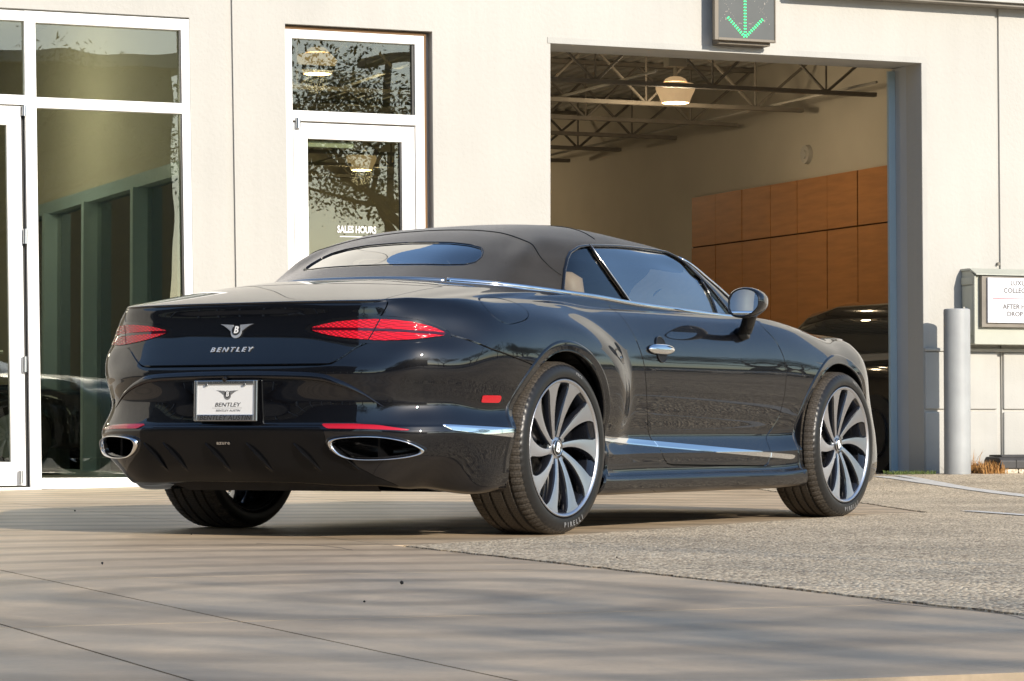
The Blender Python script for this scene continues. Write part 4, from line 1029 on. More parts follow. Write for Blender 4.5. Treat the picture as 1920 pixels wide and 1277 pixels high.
def aggregate_mat(name, c1, c2, c3, sc=70, dist=.006):
    m = bpy.data.materials.new(name); m.use_nodes = True; nt = m.node_tree; b = nt.nodes['Principled BSDF']
    g = nt.nodes.new('ShaderNodeNewGeometry'); v = nt.nodes.new('ShaderNodeTexVoronoi'); v.inputs['Scale'].default_value = sc; v.inputs['Randomness'].default_value = 1
    nt.links.new(g.outputs['Position'], v.inputs['Vector']); sp = nt.nodes.new('ShaderNodeSeparateColor'); nt.links.new(v.outputs['Color'], sp.inputs[0])
    cr = nt.nodes.new('ShaderNodeValToRGB'); e = cr.color_ramp.elements; e[0].position = 0; e[0].color = (*c1, 1); e[1].position = 1; e[1].color = (*c3, 1); x = e.new(.5); x.color = (*c2, 1)
    nt.links.new(sp.outputs[0], cr.inputs[0])
    n1 = nt.nodes.new('ShaderNodeTexNoise'); n1.inputs['Scale'].default_value = .8; n1.inputs['Detail'].default_value = 6; nt.links.new(g.outputs['Position'], n1.inputs['Vector'])
    mr = nt.nodes.new('ShaderNodeMapRange'); mr.inputs[1].default_value = .3; mr.inputs[2].default_value = .7; mr.inputs[3].default_value = .72; mr.inputs[4].default_value = 1.12; nt.links.new(n1.outputs[0], mr.inputs[0])
    vm = nt.nodes.new('ShaderNodeVectorMath'); vm.operation = 'SCALE'; nt.links.new(cr.outputs[0], vm.inputs[0]); nt.links.new(mr.outputs[0], vm.inputs['Scale']); nt.links.new(vm.outputs[0], b.inputs['Base Color'])
    b.inputs['Roughness'].default_value = .8
    bp = nt.nodes.new('ShaderNodeBump'); bp.inputs['Distance'].default_value = dist; bp.invert = True; nt.links.new(v.outputs['Distance'], bp.inputs['Height']); nt.links.new(bp.outputs[0], b.inputs['Normal'])
    return m
M['conc'] = concrete_mat('brushed concrete', (.42, .315, .205), (.60, .465, .31))
M['asph'] = aggregate_mat('worn asphalt', (.18, .135, .09), (.54, .43, .29), (.88, .74, .52), 75, .008)
M['asph_far'] = aggregate_mat('parking asphalt', (.05, .05, .048), (.11, .105, .095), (.20, .19, .17), 60, .004)
M['linepaint'] = mat('worn white road paint', (.62, .60, .55), .7, noise=.25, nscale=25)
M['kerbstone'] = aggregate_mat('exposed aggregate kerb', (.35, .29, .2), (.5, .43, .32), (.7, .62, .5), 60, .008)

# ---- ground sheets
mb = MB(); mb.add([(-400, -400, -.06), (400, -400, -.06), (400, 400, -.06), (-400, 400, -.06)], [(0, 1, 2, 3)])
tag(mb.build('ground', M['asph_far']), kind='structure')
def sheet(name, t0, t1, d0, d1, zoff, m, parent=None, nt_=6, nd=6, edge=0.0, thick=.05):
    rows = []
    for i in range(nt_ + 1):
        t = t0 + (t1 - t0) * i / nt_; rows.append([FW(t, d0 + (d1 - d0) * j / nd, gz(t, d0 + (d1 - d0) * j / nd) + zoff) for j in range(nd + 1)])
    mb = MB().grid(rows); k = nd + 1
    # skirts
    ring = [(0, j) for j in range(nd + 1)] + [(i, nd) for i in range(1, nt_ + 1)] + [(nt_, j) for j in range(nd - 1, -1, -1)] + [(i, 0) for i in range(nt_ - 1, 0, -1)]
    base = [rows[i][j] for i, j in ring]; n = len(base)
    mb.add(base + [(x, y, z - thick) for x, y, z in base], [(q, (q + 1) % n, n + (q + 1) % n, n + q) for q in range(n)])
    return mb.build(name, m, parent, recalc=True)
apron = sheet('concrete_apron', -9.1, 6.5, -16.6, 0, -.030, mat('joint filler', (.05, .045, .04), .9), None, 12, 16)
tag(apron, kind='structure')
TJ = [-9.1, -7.2, -5.3, -3.4, -2.85, -1.0, 1.0, 3.0, 5.0, 6.5]; DJ = [-16.6, -14.65, -12.6, -10.55, -8.5, -6.45, -4.4, -2.2, 0]
for i in range(len(TJ) - 1):
    for j in range(len(DJ) - 1):
        if TJ[i] >= -1.01 and DJ[j + 1] < -10.5: continue
        o = sheet('concrete_slab', TJ[i] + .004, TJ[i + 1] - .004, DJ[j] + .004, DJ[j + 1] - .004 - (0 if DJ[j+1] < -.1 else -.004), 0.0, M['conc'], apron, 4, 4)
# asphalt with a ragged edge over the apron
up_e = [(-1.02, -10.73), (-.45, -10.32), (.3, -9.72), (.94, -9.20), (1.9, -8.43), (2.7, -7.80), (3.12, -7.62), (3.25, -7.2), (3.48, -6.5), (3.72, -5.85), (4.1, -4.4), (4.53, -2.7), (4.9, -1.3), (5.25, -.02)]
edge = []; rnd = random.Random(5)
for (a, b), (c, d) in zip(up_e[:-1], up_e[1:]):
    n = max(2, int(math.hypot(c - a, d - b) / .05))
    for k in range(n): edge.append((a + (c - a) * k / n + rnd.uniform(-.010, .010), b + (d - b) * k / n + rnd.uniform(-.010, .010)))
low_e = [(-1.0 + rnd.uniform(-.012, .012), -10.73 - .05 * k) for k in range(0, 116)]
bm = bmesh.new(); AS = []
# strips between the ragged edge and the far side, so the sheet can follow the ground
def add_strip(pts, far):
    prev = None
    for (t, d) in pts:
        row = []; ft, fd = far(t, d)
        for k in range(9):
            f = k / 8; f = f * f; tt = t + (ft - t) * f; dd = d + (fd - d) * f; row.append(bm.verts.new(FW(tt, dd, gz(tt, dd) + .005)))
        if prev:
            for k in range(8): bm.faces.new((prev[k], prev[k + 1], row[k + 1], row[k]))
            s0, s1 = prev[0], row[0]
            v0 = bm.verts.new(s0.co - Vector((0, 0, .008))); v1 = bm.verts.new(s1.co - Vector((0, 0, .008))); bm.faces.new((s0, s1, v1, v0))
        prev = row
add_strip([(t, d) for t, d in low_e[::-1]], lambda t, d: (30, d))
add_strip([(t, d) for t, d in edge if d > -50], lambda t, d: (30, d))
bmesh.ops.recalc_face_normals(bm, faces=bm.faces)
for f in bm.faces:
    if f.normal.z < -.2: f.normal_flip()
me = bpy.data.meshes.new('asphalt_lane'); bm.to_mesh(me); bm.free(); me.materials.append(M['asph']); o = link(bpy.data.objects.new('asphalt_lane', me)); tag(o, kind='structure')
def paint_line(pts, w, name='painted_line'):
    mb = MB(); rows = []
    for (a, b), (c, d) in zip(pts[:-1], pts[1:]):
        n = 14; dx, dy = c - a, d - b; l = math.hypot(dx, dy); nx, ny = -dy / l * w / 2, dx / l * w / 2
        for k in range(n + 1):
            t = a + dx * k / n; dd = b + dy * k / n; e1 = rnd.uniform(.8, 1.05)
            rows.append([FW(t - nx * e1, dd - ny * e1, gz(t, dd) + .009), FW(t + nx * e1, dd + ny * e1, gz(t, dd) + .009)])
    mb.grid(rows); return tag(mb.build(name, M['linepaint']), kind='structure')
paint_line([(6.66, -.75), (5.45, -4.9), (4.4, -8.6)], .16)
paint_line([(6.9, -.62), (5.9, -3.4)], .10)
paint_line([(3.40, -7.55), (3.22, -8.7)], .10)
# kerb behind the apron, its top breaking the bottom edge of the picture
rows = []
for k in range(60):
    t = -9 + k * .25; h = -.014 + rnd.uniform(-.004, .004)
    rows.append([FW(t, -16.60 + rnd.uniform(-.004, .004), -.03), FW(t, -16.66 + rnd.uniform(-.015, .015), h), FW(t, -16.75, h + .01), FW(t, -16.80, -.03)])
tag(MB().grid(rows).build('kerb', M['kerbstone'], smooth=True), kind='structure')
rows = [[FW(-30 + 90 * i / 30, -16.8 - 12 * j / 6, -.012) for j in range(7)] for i in range(31)]
tag(MB().grid(rows).build('driveway', M['asph_far']), kind='structure')

# ---- the showroom building
M['stucco'] = mat('cream stucco', (.462, .452, .417), .85, spec=.3, noise=.09, nscale=.5, ndetail=9, bump=.0035, bscale=30)
M['stucco2'] = mat('painted block', (.44, .435, .405), .8, spec=.3, noise=.06, nscale=3, bump=.0015, bscale=60)
def add_streaks(m, amt=.07):
    nt = m.node_tree; b = nt.nodes['Principled BSDF']; src = b.inputs['Base Color'].links[0].from_socket
    g = nt.nodes.new('ShaderNodeNewGeometry'); mp = nt.nodes.new('ShaderNodeMapping'); mp.inputs['Scale'].default_value = (3.2, 3.2, .22); n = nt.nodes.new('ShaderNodeTexNoise'); n.inputs['Scale'].default_value = 1.0; n.inputs['Detail'].default_value = 7; n.inputs['Roughness'].default_value = .65
    nt.links.new(g.outputs['Position'], mp.inputs[0]); nt.links.new(mp.outputs[0], n.inputs['Vector'])
    r = nt.nodes.new('ShaderNodeMapRange'); r.inputs[1].default_value = .35; r.inputs[2].default_value = .75; r.inputs[3].default_value = 1 - amt; r.inputs[4].default_value = 1 + amt * .4; nt.links.new(n.outputs[0], r.inputs[0])
    # splash dirt close to the ground
    sp = nt.nodes.new('ShaderNodeSeparateXYZ'); nt.links.new(g.outputs['Position'], sp.inputs[0]); d = nt.nodes.new('ShaderNodeMapRange'); d.inputs[1].default_value = .05; d.inputs[2].default_value = .38; d.inputs[3].default_value = .84; d.inputs[4].default_value = 1.0; nt.links.new(sp.outputs[2], d.inputs[0])
    mu = nt.nodes.new('ShaderNodeMath'); mu.operation = 'MULTIPLY'; nt.links.new(r.outputs[0], mu.inputs[0]); nt.links.new(d.outputs[0], mu.inputs[1])
    v = nt.nodes.new('ShaderNodeVectorMath'); v.operation = 'SCALE'; nt.links.new(src, v.inputs[0]); nt.links.new(mu.outputs[0], v.inputs['Scale']); nt.links.new(v.outputs[0], b.inputs['Base Color'])
add_streaks(M['stucco'], .05); add_streaks(M['stucco2'], .06)
M['jamb'] = mat('painted steel jamb', (.42, .44, .46), .45, noise=.06, nscale=2)
M['frame'] = mat('white aluminium frame', (.80, .80, .78), .35, spec=.5)
M['inframe'] = mat('blue grey interior frame', (.34, .44, .48), .4)
M['intwall'] = mat('interior wall', (.50, .46, .38), .85, noise=.06, nscale=1.5)
M['intfloor'] = mat('interior floor', (.40, .37, .32), .35, noise=.2, nscale=1.2)
M['glass'] = glass_mat('window glass', (.76, .79, .70), ior=1.55, refl=1.5, wav=.0010)
M['wood'] = mat('wood panel', (.42, .18, .055), .5, noise=.16, nscale=2.2, stretch=(1, 1, 9), ndetail=6)
M['woodgap'] = mat('panel joint', (.09, .045, .02), .7)
M['joist'] = mat('steel joist', (.20, .18, .15), .6, noise=.2, nscale=5)
M['deck'] = mat('corrugated deck', (.42, .40, .35), .6, noise=.12, nscale=3)
bld = facade_empty('showroom_building', 4, 0, 0, 'cream stucco dealership building with white framed glass doors and an open garage bay', 'building')
def bpart(name, m, fn, parent=bld, bevel=0.0, **k):
    mb = MB(); fn(mb); o = mb.build(name, m, None, bevel=bevel, **k); o.parent = parent
    mw = (Matrix.Translation(parent_world(parent).translation) if False else parent_world(parent)); o.matrix_parent_inverse = mw.inverted(); return o
def parent_world(p):
    m = Matrix.LocRotScale(p.location, p.rotation_euler, None)
    if p.parent: m = parent_world(p.parent) @ p.matrix_parent_inverse @ m
    return m
ZT = 7.4
def front(mb):
    FB(mb, -30, -4.2, 0, .25, -.3, ZT); FB(mb, -4.2, 1.165, 0, .25, 3.57, ZT); FB(mb, 1.165, 1.445, 0, .25, -.3, ZT); FB(mb, 1.445, 1.505, .022, .25, -.3, ZT); FB(mb, 1.505, 1.92, 0, .25, -.3, ZT)
    FB(mb, 1.92, 3.115, 0, .25, 3.565, ZT); FB(mb, 3.115, 4.10, 0, .25, -.3, ZT); FB(mb, 4.10, 7.485, 0, .25, 3.52, ZT)
    FB(mb, 7.485, 8.205, 0, .25, -.3, ZT); FB(mb, 8.205, 8.245, .020, .25, -.3, ZT); FB(mb, 8.245, 40, 0, .25, -.3, ZT)
bpart('wall', M['stucco'], front)
bpart('garage_lintel', M['stucco2'], lambda mb: FB(mb, 4.05, 7.53, .25, .52, 3.53, ZT))
bpart('garage_jamb', M['jamb'], lambda mb: (FB(mb, 7.487, 7.60, .004, .50, -.1, 3.525)))
bpart('garage_jamb', M['jamb'], lambda mb: (FB(mb, 4.0, 4.098, .25, .50, -.1, 3.525)))
bpart('door_track', M['inframe'], lambda mb: (FB(mb, 7.42, 7.485, .44, .47, -.1, 3.5)))
# plaster bead round the bay
bpart('bay_trim', M['stucco2'], lambda mb: (FB(mb, 4.075, 7.535, -.006, .0, 3.522, 3.57), FB(mb, 7.487, 7.535, -.006, 0, .05, 3.522)))
# lower block courses right of the bay
for a, b in ((7.49, 8.20), (8.25, 9.2), (9.24, 10.2), (10.24, 11.2)):
    for z0, z1 in ((.02, .590), (.612, 1.095)):
        bpart('wall_block', M['stucco2'], lambda mb: FB(mb, a + .006, b - .006, -.022, -.0005, z0, z1, False), bevel=.010)
bpart('wall_coping', M['stucco2'], lambda mb: FB(mb, 7.49, 12, -.034, -.0005, 1.098, 1.128, False), bevel=.008)
bpart('canopy_edge', M['joist'], lambda mb: (FB(mb, 6.20, 16, -.16, -.002, 4.02, 4.045, False)))
bpart('canopy_fascia', M['stucco2'], lambda mb: (FB(mb, 6.20, 16, -.20, -.002, 4.047, 4.4, False)))
bpart('anchor_bolt', M['joist'], lambda mb: mb.cyl(FW(8.21, -.001, 1.845), FW(8.21, -.03, 1.845), .014, n=10))
# roof, inside walls and floor
bpart('roof', M['stucco2'], lambda mb: FB(mb, -30, 40, .25, 20, 4.7, 4.9, False))
bpart('interior_wall', M['intwall'], lambda mb: FB(mb, 9.5, 9.7, .25, 16.2, -.1, 4.7, False))
bpart('interior_wall', M['intwall'], lambda mb: FB(mb, 1.2, 9.5, 16, 16.2, -.1, 4.7, False))
bpart('interior_wall', M['intwall'], lambda mb: (FB(mb, 1.28, 1.42, .25, 16, 2.55, 4.7, False), FB(mb, 1.28, 1.42, 6.6, 16, -.1, 2.55, False)))
bpart('interior_wall', M['intwall'], lambda mb: FB(mb, -8, 1.28, 9, 9.2, -.1, 4.7, False))
bpart('interior_wall', M['intwall'], lambda mb: FB(mb, -8.2, -8, .25, 9, -.1, 4.7, False))
bpart('interior_floor', M['intfloor'], lambda mb: (FB(mb, 1.3, 9.5, .25, 16, -.1, .062, False)))
bpart('interior_floor', M['intfloor'], lambda mb: (FB(mb, -8, 1.28, .25, 9, -.1, .030, False)))
bpart('showroom_ceiling', M['intwall'], lambda mb: FB(mb, -8, 1.28, .25, 9, 4.2, 4.3, False))
# storefront frames
def storefront(fr, box):
    for a in box: bpart('frame', M['frame'], lambda mb: FB(mb, *a), fr, bevel=.003)
win = facade_empty('storefront_window', .55, .05, 0, 'tall white framed storefront window left of the car', 'window')
F0, F1 = -.010, .055
storefront(win, [(-.105, -.020, F0, F1, 0, 3.555), (1.095, 1.160, F0, F1, .01, 3.555), (-.020, 1.095, F0, F1, 3.470, 3.555), (-.020, 1.095, F0, F1, 2.835, 2.915), (-.020, 1.095, F0, F1, .004, .085)])
bpart('pane', M['glass'], lambda mb: FB(mb, -.03, 1.10, .036, .040, 2.90, 3.48), win)
bpart('pane', M['glass'], lambda mb: FB(mb, -.03, 1.10, .036, .040, .08, 2.85), win)
bpart('gasket', M['black'], lambda mb: (FB(mb, 1.083, 1.095, .005, .045, .085, 2.835), FB(mb, 1.083, 1.095, .005, .045, 2.915, 3.47)), win)
ld = facade_empty('glass_door', -.6, .05, 0, 'white framed glass entrance door at the left edge of the photo', 'door')
storefront(ld, [(-1.25, -.105, F0 + .002, F1, 2.852, 2.925), (-1.25, -.105, F0 + .002, F1, 3.478, 3.553), (-1.32, -1.25, F0, F1, 0, 3.553)])
for a in ((-.245, -.135, .002, .05, .03, 2.842), (-1.24, -1.13, .002, .05, .03, 2.842), (-1.13, -.245, .002, .05, 2.70, 2.842), (-1.13, -.245, .002, .05, .03, .205)):
    bpart('door_rail', M['frame'], lambda mb: FB(mb, *a), ld, bevel=.003)
bpart('threshold', M['steel'], lambda mb: FB(mb, -1.25, -.105, -.02, .06, -.02, .018), ld)
bpart('pane', M['glass'], lambda mb: FB(mb, -1.14, -.235, .036, .040, .20, 2.71), ld)
bpart('pane', M['glass'], lambda mb: FB(mb, -1.25, -.105, .036, .040, 2.92, 3.48), ld)
bpart('door_gap', M['gap'], lambda mb: (FB(mb, -.133, -.107, .03, .04, .02, 2.85)), ld)
for z0, z1, t in ((.045, .14, -.150), (.87, .985, -.125), (1.82, 1.93, -.125), (2.77, 2.845, -.14)):
    bpart('hinge', M['steel'], lambda mb: mb.cyl(FW(t + .0, -.022, z0), FW(t + .0, -.022, z1), .017, n=14), ld, auto=40)
bpart('push_bar', M['steel'], lambda mb: mb.tube([FW(-1.1, .07, 1.02), FW(-.27, .07, 1.02)], .014, 8), ld)
sd_ = facade_empty('service_door', 2.5, .08, 0, 'white framed glass door with sales hours lettering beside the garage bay', 'door')
G0, G1 = .040, .11
storefront(sd_, [(1.925, 1.985, G0, G1, 0, 3.53), (2.985, 3.060, G0, G1, 0, 3.53), (1.985, 2.985, G0, G1, 3.462, 3.53), (1.985, 2.985, G0, G1, 2.825, 2.905)])
for a in ((1.992, 2.105, .048, .10, .02, 2.812), (2.872, 2.978, .048, .10, .02, 2.812), (2.105, 2.872, .048, .10, 2.690, 2.812), (2.105, 2.872, .048, .10, .02, .25)):
    bpart('door_rail', M['frame'], lambda mb: FB(mb, *a), sd_, bevel=.003)
bpart('pane', M['glass'], lambda mb: FB(mb, 1.98, 2.99, .082, .086, 2.90, 3.47), sd_)
bpart('pane', M['glass'], lambda mb: FB(mb, 2.10, 2.88, .082, .086, .24, 2.70), sd_)
bpart('gasket', M['black'], lambda mb: (FB(mb, 2.860, 2.872, .06, .09, .25, 2.69), FB(mb, 2.965, 2.985, .06, .09, 2.905, 3.462)), sd_)
bpart('sealant', mat('brown sealant', (.16, .09, .04), .8), lambda mb: (FB(mb, 3.062, 3.080, .05, .10, 0, 3.55), FB(mb, 1.925, 3.06, .05, .10, 3.532, 3.555)), sd_)
bpart('wall_reveal', M['stucco2'], lambda mb: FB(mb, 3.081, 3.118, .10, .25, -.1, 3.56), sd_)
bpart('door_closer', mat('closer cover', (.42, .42, .38), .5), lambda mb: FB(mb, 2.12, 2.50, .11, .16, 2.632, 2.680), sd_, bevel=.005)
bpart('pivot', M['steel'], lambda mb: mb.cyl(FW(2.005, .028, 2.765), FW(2.005, .028, 2.845), .020, n=14), sd_, auto=40)
def facade_mx(t, d, z, flip=False):
    p = FW(t - lean(t) * (z - 1.6), d, z); X = ET; Z = -EN; Y = Vector((0, 0, 1))
    return Matrix(((X.x, Y.x, Z.x, p[0]), (X.y, Y.y, Z.y, p[1]), (X.z, Y.z, Z.z, p[2]), (0, 0, 0, 1)))
def facade_text(name, body, size, m, parent, t, d, z, **k):
    o = text_obj(name, body, size, m, None, facade_mx(t, d, z), **k); o.parent = parent; o.matrix_parent_inverse = parent_world(parent).inverted(); return o
facade_text('lettering', 'SALES HOURS', .074, M['white'], sd_, 2.505, .076, 1.995, ext=.0005, thin=.0022, sx=.70)
bpart('underline', M['white'], lambda mb: FB(mb, 2.365, 2.62, .0755, .0765, 1.938, 1.945), sd_)
cl = facade_empty('ceiling_light', -.15, 3.6, 4.2, 'round white ceiling light seen through the upper left storefront glass', 'ceiling light')
mb = MB(); mb.lathe([(0, -.06), (.30, -.05), (.36, -.01), (.36, 0)], 32, 'Z'); mb.build('diffuser', mat('lit diffuser', (.8, .85, .85), .4, emit=(.75, .9, 1.0), es=1.3), cl, smooth=True)
for tt, dd, ee in ((-.15, 3.6, 48), (-4.5, 4.5, 48)):
    al_ = bpy.data.lights.new('ceiling_glow_and_fill', 'POINT'); al_.energy = ee; al_.color = (1, .93, .72); al_.shadow_soft_size = .3; ao = bpy.data.objects.new('ceiling_glow_and_fill', al_); link(ao, None); ao.location = FW(tt, dd, 3.2)  # added to brighten the showroom; only the first hangs below a fixture
# interior glazed partition inside the showroom
part_ = facade_empty('glazed_partition', 1.35, 3.5, 0, 'dark framed interior glass partition seen through the left storefront window', 'partition')
bpart('header', M['inframe'], lambda mb: FB(mb, 1.26, 1.44, .3, 6.6, 2.44, 2.549, False), part_)
bpart('sill', M['inframe'], lambda mb: FB(mb, 1.26, 1.44, .3, 6.6, .031, .08, False), part_)
for d0 in (.55, 2.02, 3.72, 5.25):
    bpart('post', M['inframe'], lambda mb: (FB(mb, 1.22, 1.46, d0, d0 + .09, .08, 2.44, False), FB(mb, 1.30, 1.40, d0 + .12, d0 + .20, .08, 2.44, False)), part_)
for a, b in ((.64, 2.02), (2.11, 3.72), (3.81, 5.25), (5.34, 6.6)):
    bpart('pane', M['glass'], lambda mb: FB(mb, 1.345, 1.350, a, b, .08, 2.44, False), part_)

# ---- bay interior: joists, deck, wood panels
for i in range(8):
    d0 = 4.02 + 1.545 * i; jo = facade_empty('roof_joist', 5, d0, 3.7, label=None)
    tag(jo, ['open web steel joist nearest the garage opening', 'second steel joist back from the garage opening', 'third steel joist back inside the garage', 'fourth steel joist back inside the garage',
             'fifth steel joist back inside the garage', 'sixth steel joist back inside the garage', 'seventh steel joist deep inside the garage', 'rearmost steel joist deep inside the garage'][i], 'roof joist', 'steel joists under the garage ceiling')
    bpart('bottom_chord', M['joist'], lambda mb: (FB(mb, 1.5, 9.28, d0 - .035, d0 - .008, 3.735, 3.775, False), FB(mb, 1.5, 9.28, d0 + .008, d0 + .035, 3.735, 3.775, False)), jo)
    bpart('top_chord', M['joist'], lambda mb: FB(mb, 1.4, 9.5, d0 - .05, d0 + .05, 4.33, 4.37, False), jo)
    ts = [9.35 - .62 * k for k in range(13)]
    for k, t in enumerate(ts[:-1]):
        a = (t, 3.755 if k % 2 else 4.34); b = (ts[k + 1], 4.34 if k % 2 else 3.755)
        if k == 0: a = (9.45, 4.34)
        bpart('web', M['joist'], lambda mb: mb.tube([FW(a[0], d0, a[1]), FW(b[0], d0, b[1])], .016, 5), jo)
        if k % 2 == 0: bpart('web', M['joist'], lambda mb: mb.tube([FW(b[0], d0, b[1]), FW(b[0], d0, 4.34)], .011, 5), jo)
rd = []
for t, z, lab in ((8.95, 3.80, 'thin steel bracing rod running along the joist ends by the right wall'), (6.6, 3.80, 'thin steel bracing rod across the middle of the joists'), (4.3, 3.80, 'thin steel bracing rod across the joists above the left of the bay')):
    mb = MB(); p0 = Vector(FW(t, 3.2, z)); mb.tube([FW(t, 3.4, z), FW(t, 15.9, z)], .014, 6); o = mb.build('bracing_rod', M['deck']); set_origin(o, p0); tag(o, lab, 'bracing rod', 'bracing rods through the joists')
rows = []
k = 0; t = 1.4
while t < 9.5:
    for dt, dz in ((0, 0), (.05, 0), (.08, .04), (.13, .04)): rows.append([FW(t + dt, .5, 4.375 + dz), FW(t + dt, 16, 4.375 + dz)])
    t += .16
o = MB().grid(rows).build('roof_deck', M['deck']); o.parent = bld; o.matrix_parent_inverse = parent_world(bld).inverted()
wp = facade_empty('wood_wall_cladding', 9.45, 4.5, 0, 'orange brown wood panels on the right wall inside the garage', 'wall panelling')
bpart('backing', M['woodgap'], lambda mb: FB(mb, 9.47, 9.499, .6, 8.60, .07, 3.06, False), wp)
dcol = [.75, 1.40, 2.05, 2.72, 3.38, 4.03, 4.69, 5.34, 6.01, 6.63, 7.31, 7.97, 8.59]; zrow = [.07, 1.25, 2.50, 3.075]
for i in range(len(dcol) - 1):
    for j in range(3):
        off = (.002 if (i * 7 + j * 3) % 4 else .006)
        bpart('wood_panel', M['wood'], lambda mb: FB(mb, 9.448 - off, 9.469, dcol[i] + .007, dcol[i + 1] - .007, zrow[j] + .008, zrow[j + 1] - .008, False), wp)
sp = MB(); sp.cyl(FW(9.498, 5.86, 3.33), FW(9.455, 5.86, 3.33), .105, .095, n=24); sp.cyl(FW(9.455, 5.86, 3.33), FW(9.44, 5.86, 3.33), .05, .04, n=20)
o = sp.build('wall_speaker', mat('off white enamel', (.42, .40, .36), .4), auto=40); set_origin(o, FW(9.5, 5.86, 3.33)); tag(o, 'round pale fitting high on the garage wall above the wood panels', 'wall fitting')
mb = MB(); FB(mb, 4.3, 5.9, 15.9, 15.95, 2.35, 2.5, False); o = mb.build('far_window_strip', M['deck']); set_origin(o, FW(5, 15.9, 2.35)); tag(o, 'pale horizontal strip for the bright window on the far wall of the garage', 'window strip')  # pale strip stands in for the bright window on the back wall

# ---- high bay lamps
M['acryl'] = mat('ribbed acrylic shade', (.62, .50, .34), .35, noise=.06, nscale=12, emit=(1.0, .66, .34), es=.26, bump=.001, bscale=60)
M['bulb'] = mat('lit lamp glass', (.9, .8, .6), .3, emit=(1, .80, .5), es=.45)
def lamp(t, d, z, r, label):
    e = facade_empty('high_bay_lamp', t, d, z, label, 'lamp', 'high bay lamps hanging in the garage')
    s = r / .2
    mb = MB(); mb.lathe([(.0, .165), (.06, .160), (.10, .140), (.118, .115), (.12, .105)], 32, 'Z'); mb.v = [(x*s, y*s, zz*s) for x, y, zz in mb.v]; mb.build('upper_shade', M['acryl'], e, smooth=True)
    mb = MB(); mb.lathe([(.10, .100), (.150, .095), (.195, .082)], 32, 'Z'); mb.v = [(x*s, y*s, zz*s) for x, y, zz in mb.v]; mb.build('shade_collar', M['joist'], e, smooth=True)
    pr = [(.188, .088), (.200, .075), (.198, .035), (.188, .008), (.168, -.030), (.152, -.070), (.143, -.100), (.13, -.104), (.120, -.10), (.14, -.06), (.17, .0), (.186, .05)]
    mb = MB(); mb.lathe(pr, 40, 'Z'); mb.v = [(x*s, y*s, zz*s) for x, y, zz in mb.v]; mb.build('bowl_shade', M['acryl'], e, smooth=True)
    mb = MB(); mb.lathe([(0, -.095), (.05, -.09), (.055, -.07), (0, -.05)], 20, 'Z'); mb.v = [(x*s, y*s, zz*s) for x, y, zz in mb.v]; mb.build('bulb', M['bulb'], e, smooth=True)
    mb = MB(); mb.cyl((0, 0, .16*s), (0, 0, .30*s), .02, n=10); mb.box((-.10*s, -.06*s, .26*s), (.10*s, .06*s, .36*s)); mb.build('ballast_box', mat('ballast box', (.4, .38, .33), .5) if 'ballast' not in M else M['ballast'], e)
    pl = bpy.data.lights.new('lamp_glow', 'POINT'); pl.energy = 40; pl.color = (1, .78, .5); pl.shadow_soft_size = .12; po = bpy.data.objects.new('lamp_glow', pl); link(po, e); po.location = (0, 0, -.16)
lamp(7.46, 4.80, 3.78, .198, 'cream high bay lamp hanging in the open garage bay')
lamp(3.66, 4.60, 3.87, .190, 'cream high bay lamp seen through the transom glass above the service door')
lamp(7.10, 13.3, 3.79, .19, 'cream high bay lamp seen through the lower glass of the service door')

# ---- parts on the facade
sg = facade_empty('lane_signal', 5.75, -.02, 3.57, 'grey lane signal box with a green arrow pointing down above the bay', 'signal')
M['sigface'] = mat('signal face', (.06, .068, .068), .5, noise=.1, nscale=6); M['sigcase'] = mat('bronze signal case', (.17, .145, .11), .5)
M['led'] = mat('green led', (.02, .6, .2), .4, emit=(.02, 1.0, .22), es=1.0)
M['led_off'] = mat('unlit led', (.27, .25, .22), .4)
bpart('case', M['sigcase'], lambda mb: (FB(mb, 5.53, 6.00, -.12, -.001, 3.575, 4.35, False)), sg, bevel=.004)
bpart('bezel', M['sigcase'], lambda mb: (FB(mb, 5.475, 5.510, -.165, -.121, 3.60, 4.4, False), FB(mb, 6.018, 6.030, -.165, -.121, 3.60, 4.4, False), FB(mb, 5.510, 6.018, -.165, -.121, 3.60, 3.622, False)), sg, bevel=.003)
bpart('face', M['sigface'], lambda mb: FB(mb, 5.510, 6.018, -.156, -.121, 3.622, 4.4, False), sg)
dots = []
def dotline(a, b, n, w):
    for k in range(n):
        f = k / (n - 1); t = a[0] + (b[0] - a[0]) * f; z = a[1] + (b[1] - a[1]) * f; l = math.hypot(b[0]-a[0], b[1]-a[1]); nx, nz = -(b[1]-a[1]) / l, (b[0]-a[0]) / l
        for s in (-1, 1): dots.append((t + nx * w * s, z + nz * w * s))
dotline((5.752, 3.652), (5.752, 4.30), 27, .0065); dotline((5.745, 3.640), (5.598, 3.785), 10, .0065); dotline((5.762, 3.642), (5.908, 3.783), 10, .0065)
for t, z in dots: bpart('led', M['led'], lambda mb: mb.cyl(FW(t, -.155, z), FW(t, -.161, z), .0058, n=8), sg)
mb = MB()
for t, z in ((5.578, 3.77), (5.578, 3.78), (5.578, 3.93), (5.578, 3.94), (5.93, 3.77), (5.93, 3.78), (5.93, 3.91), (5.93, 3.92), (5.70, 3.745), (5.715, 3.745), (5.79, 3.745), (5.805, 3.745)): mb.cyl(FW(t, -.155, z), FW(t, -.158, z), .005, n=6)
for k in range(70):
    q = rnd.choice((-1, 1)); f = rnd.random(); t = 5.75 + q * (.04 + f * .19); z = 3.70 + rnd.choice((f * .28, .3 - f * .25)) + rnd.uniform(-.01, .01); mb.cyl(FW(t, -.155, z), FW(t, -.1575, z), .0028, n=5)
o = mb.build('unlit_led', M['led_off']); o.parent = sg; o.matrix_parent_inverse = parent_world(sg).inverted(); o['kind'] = 'stuff'

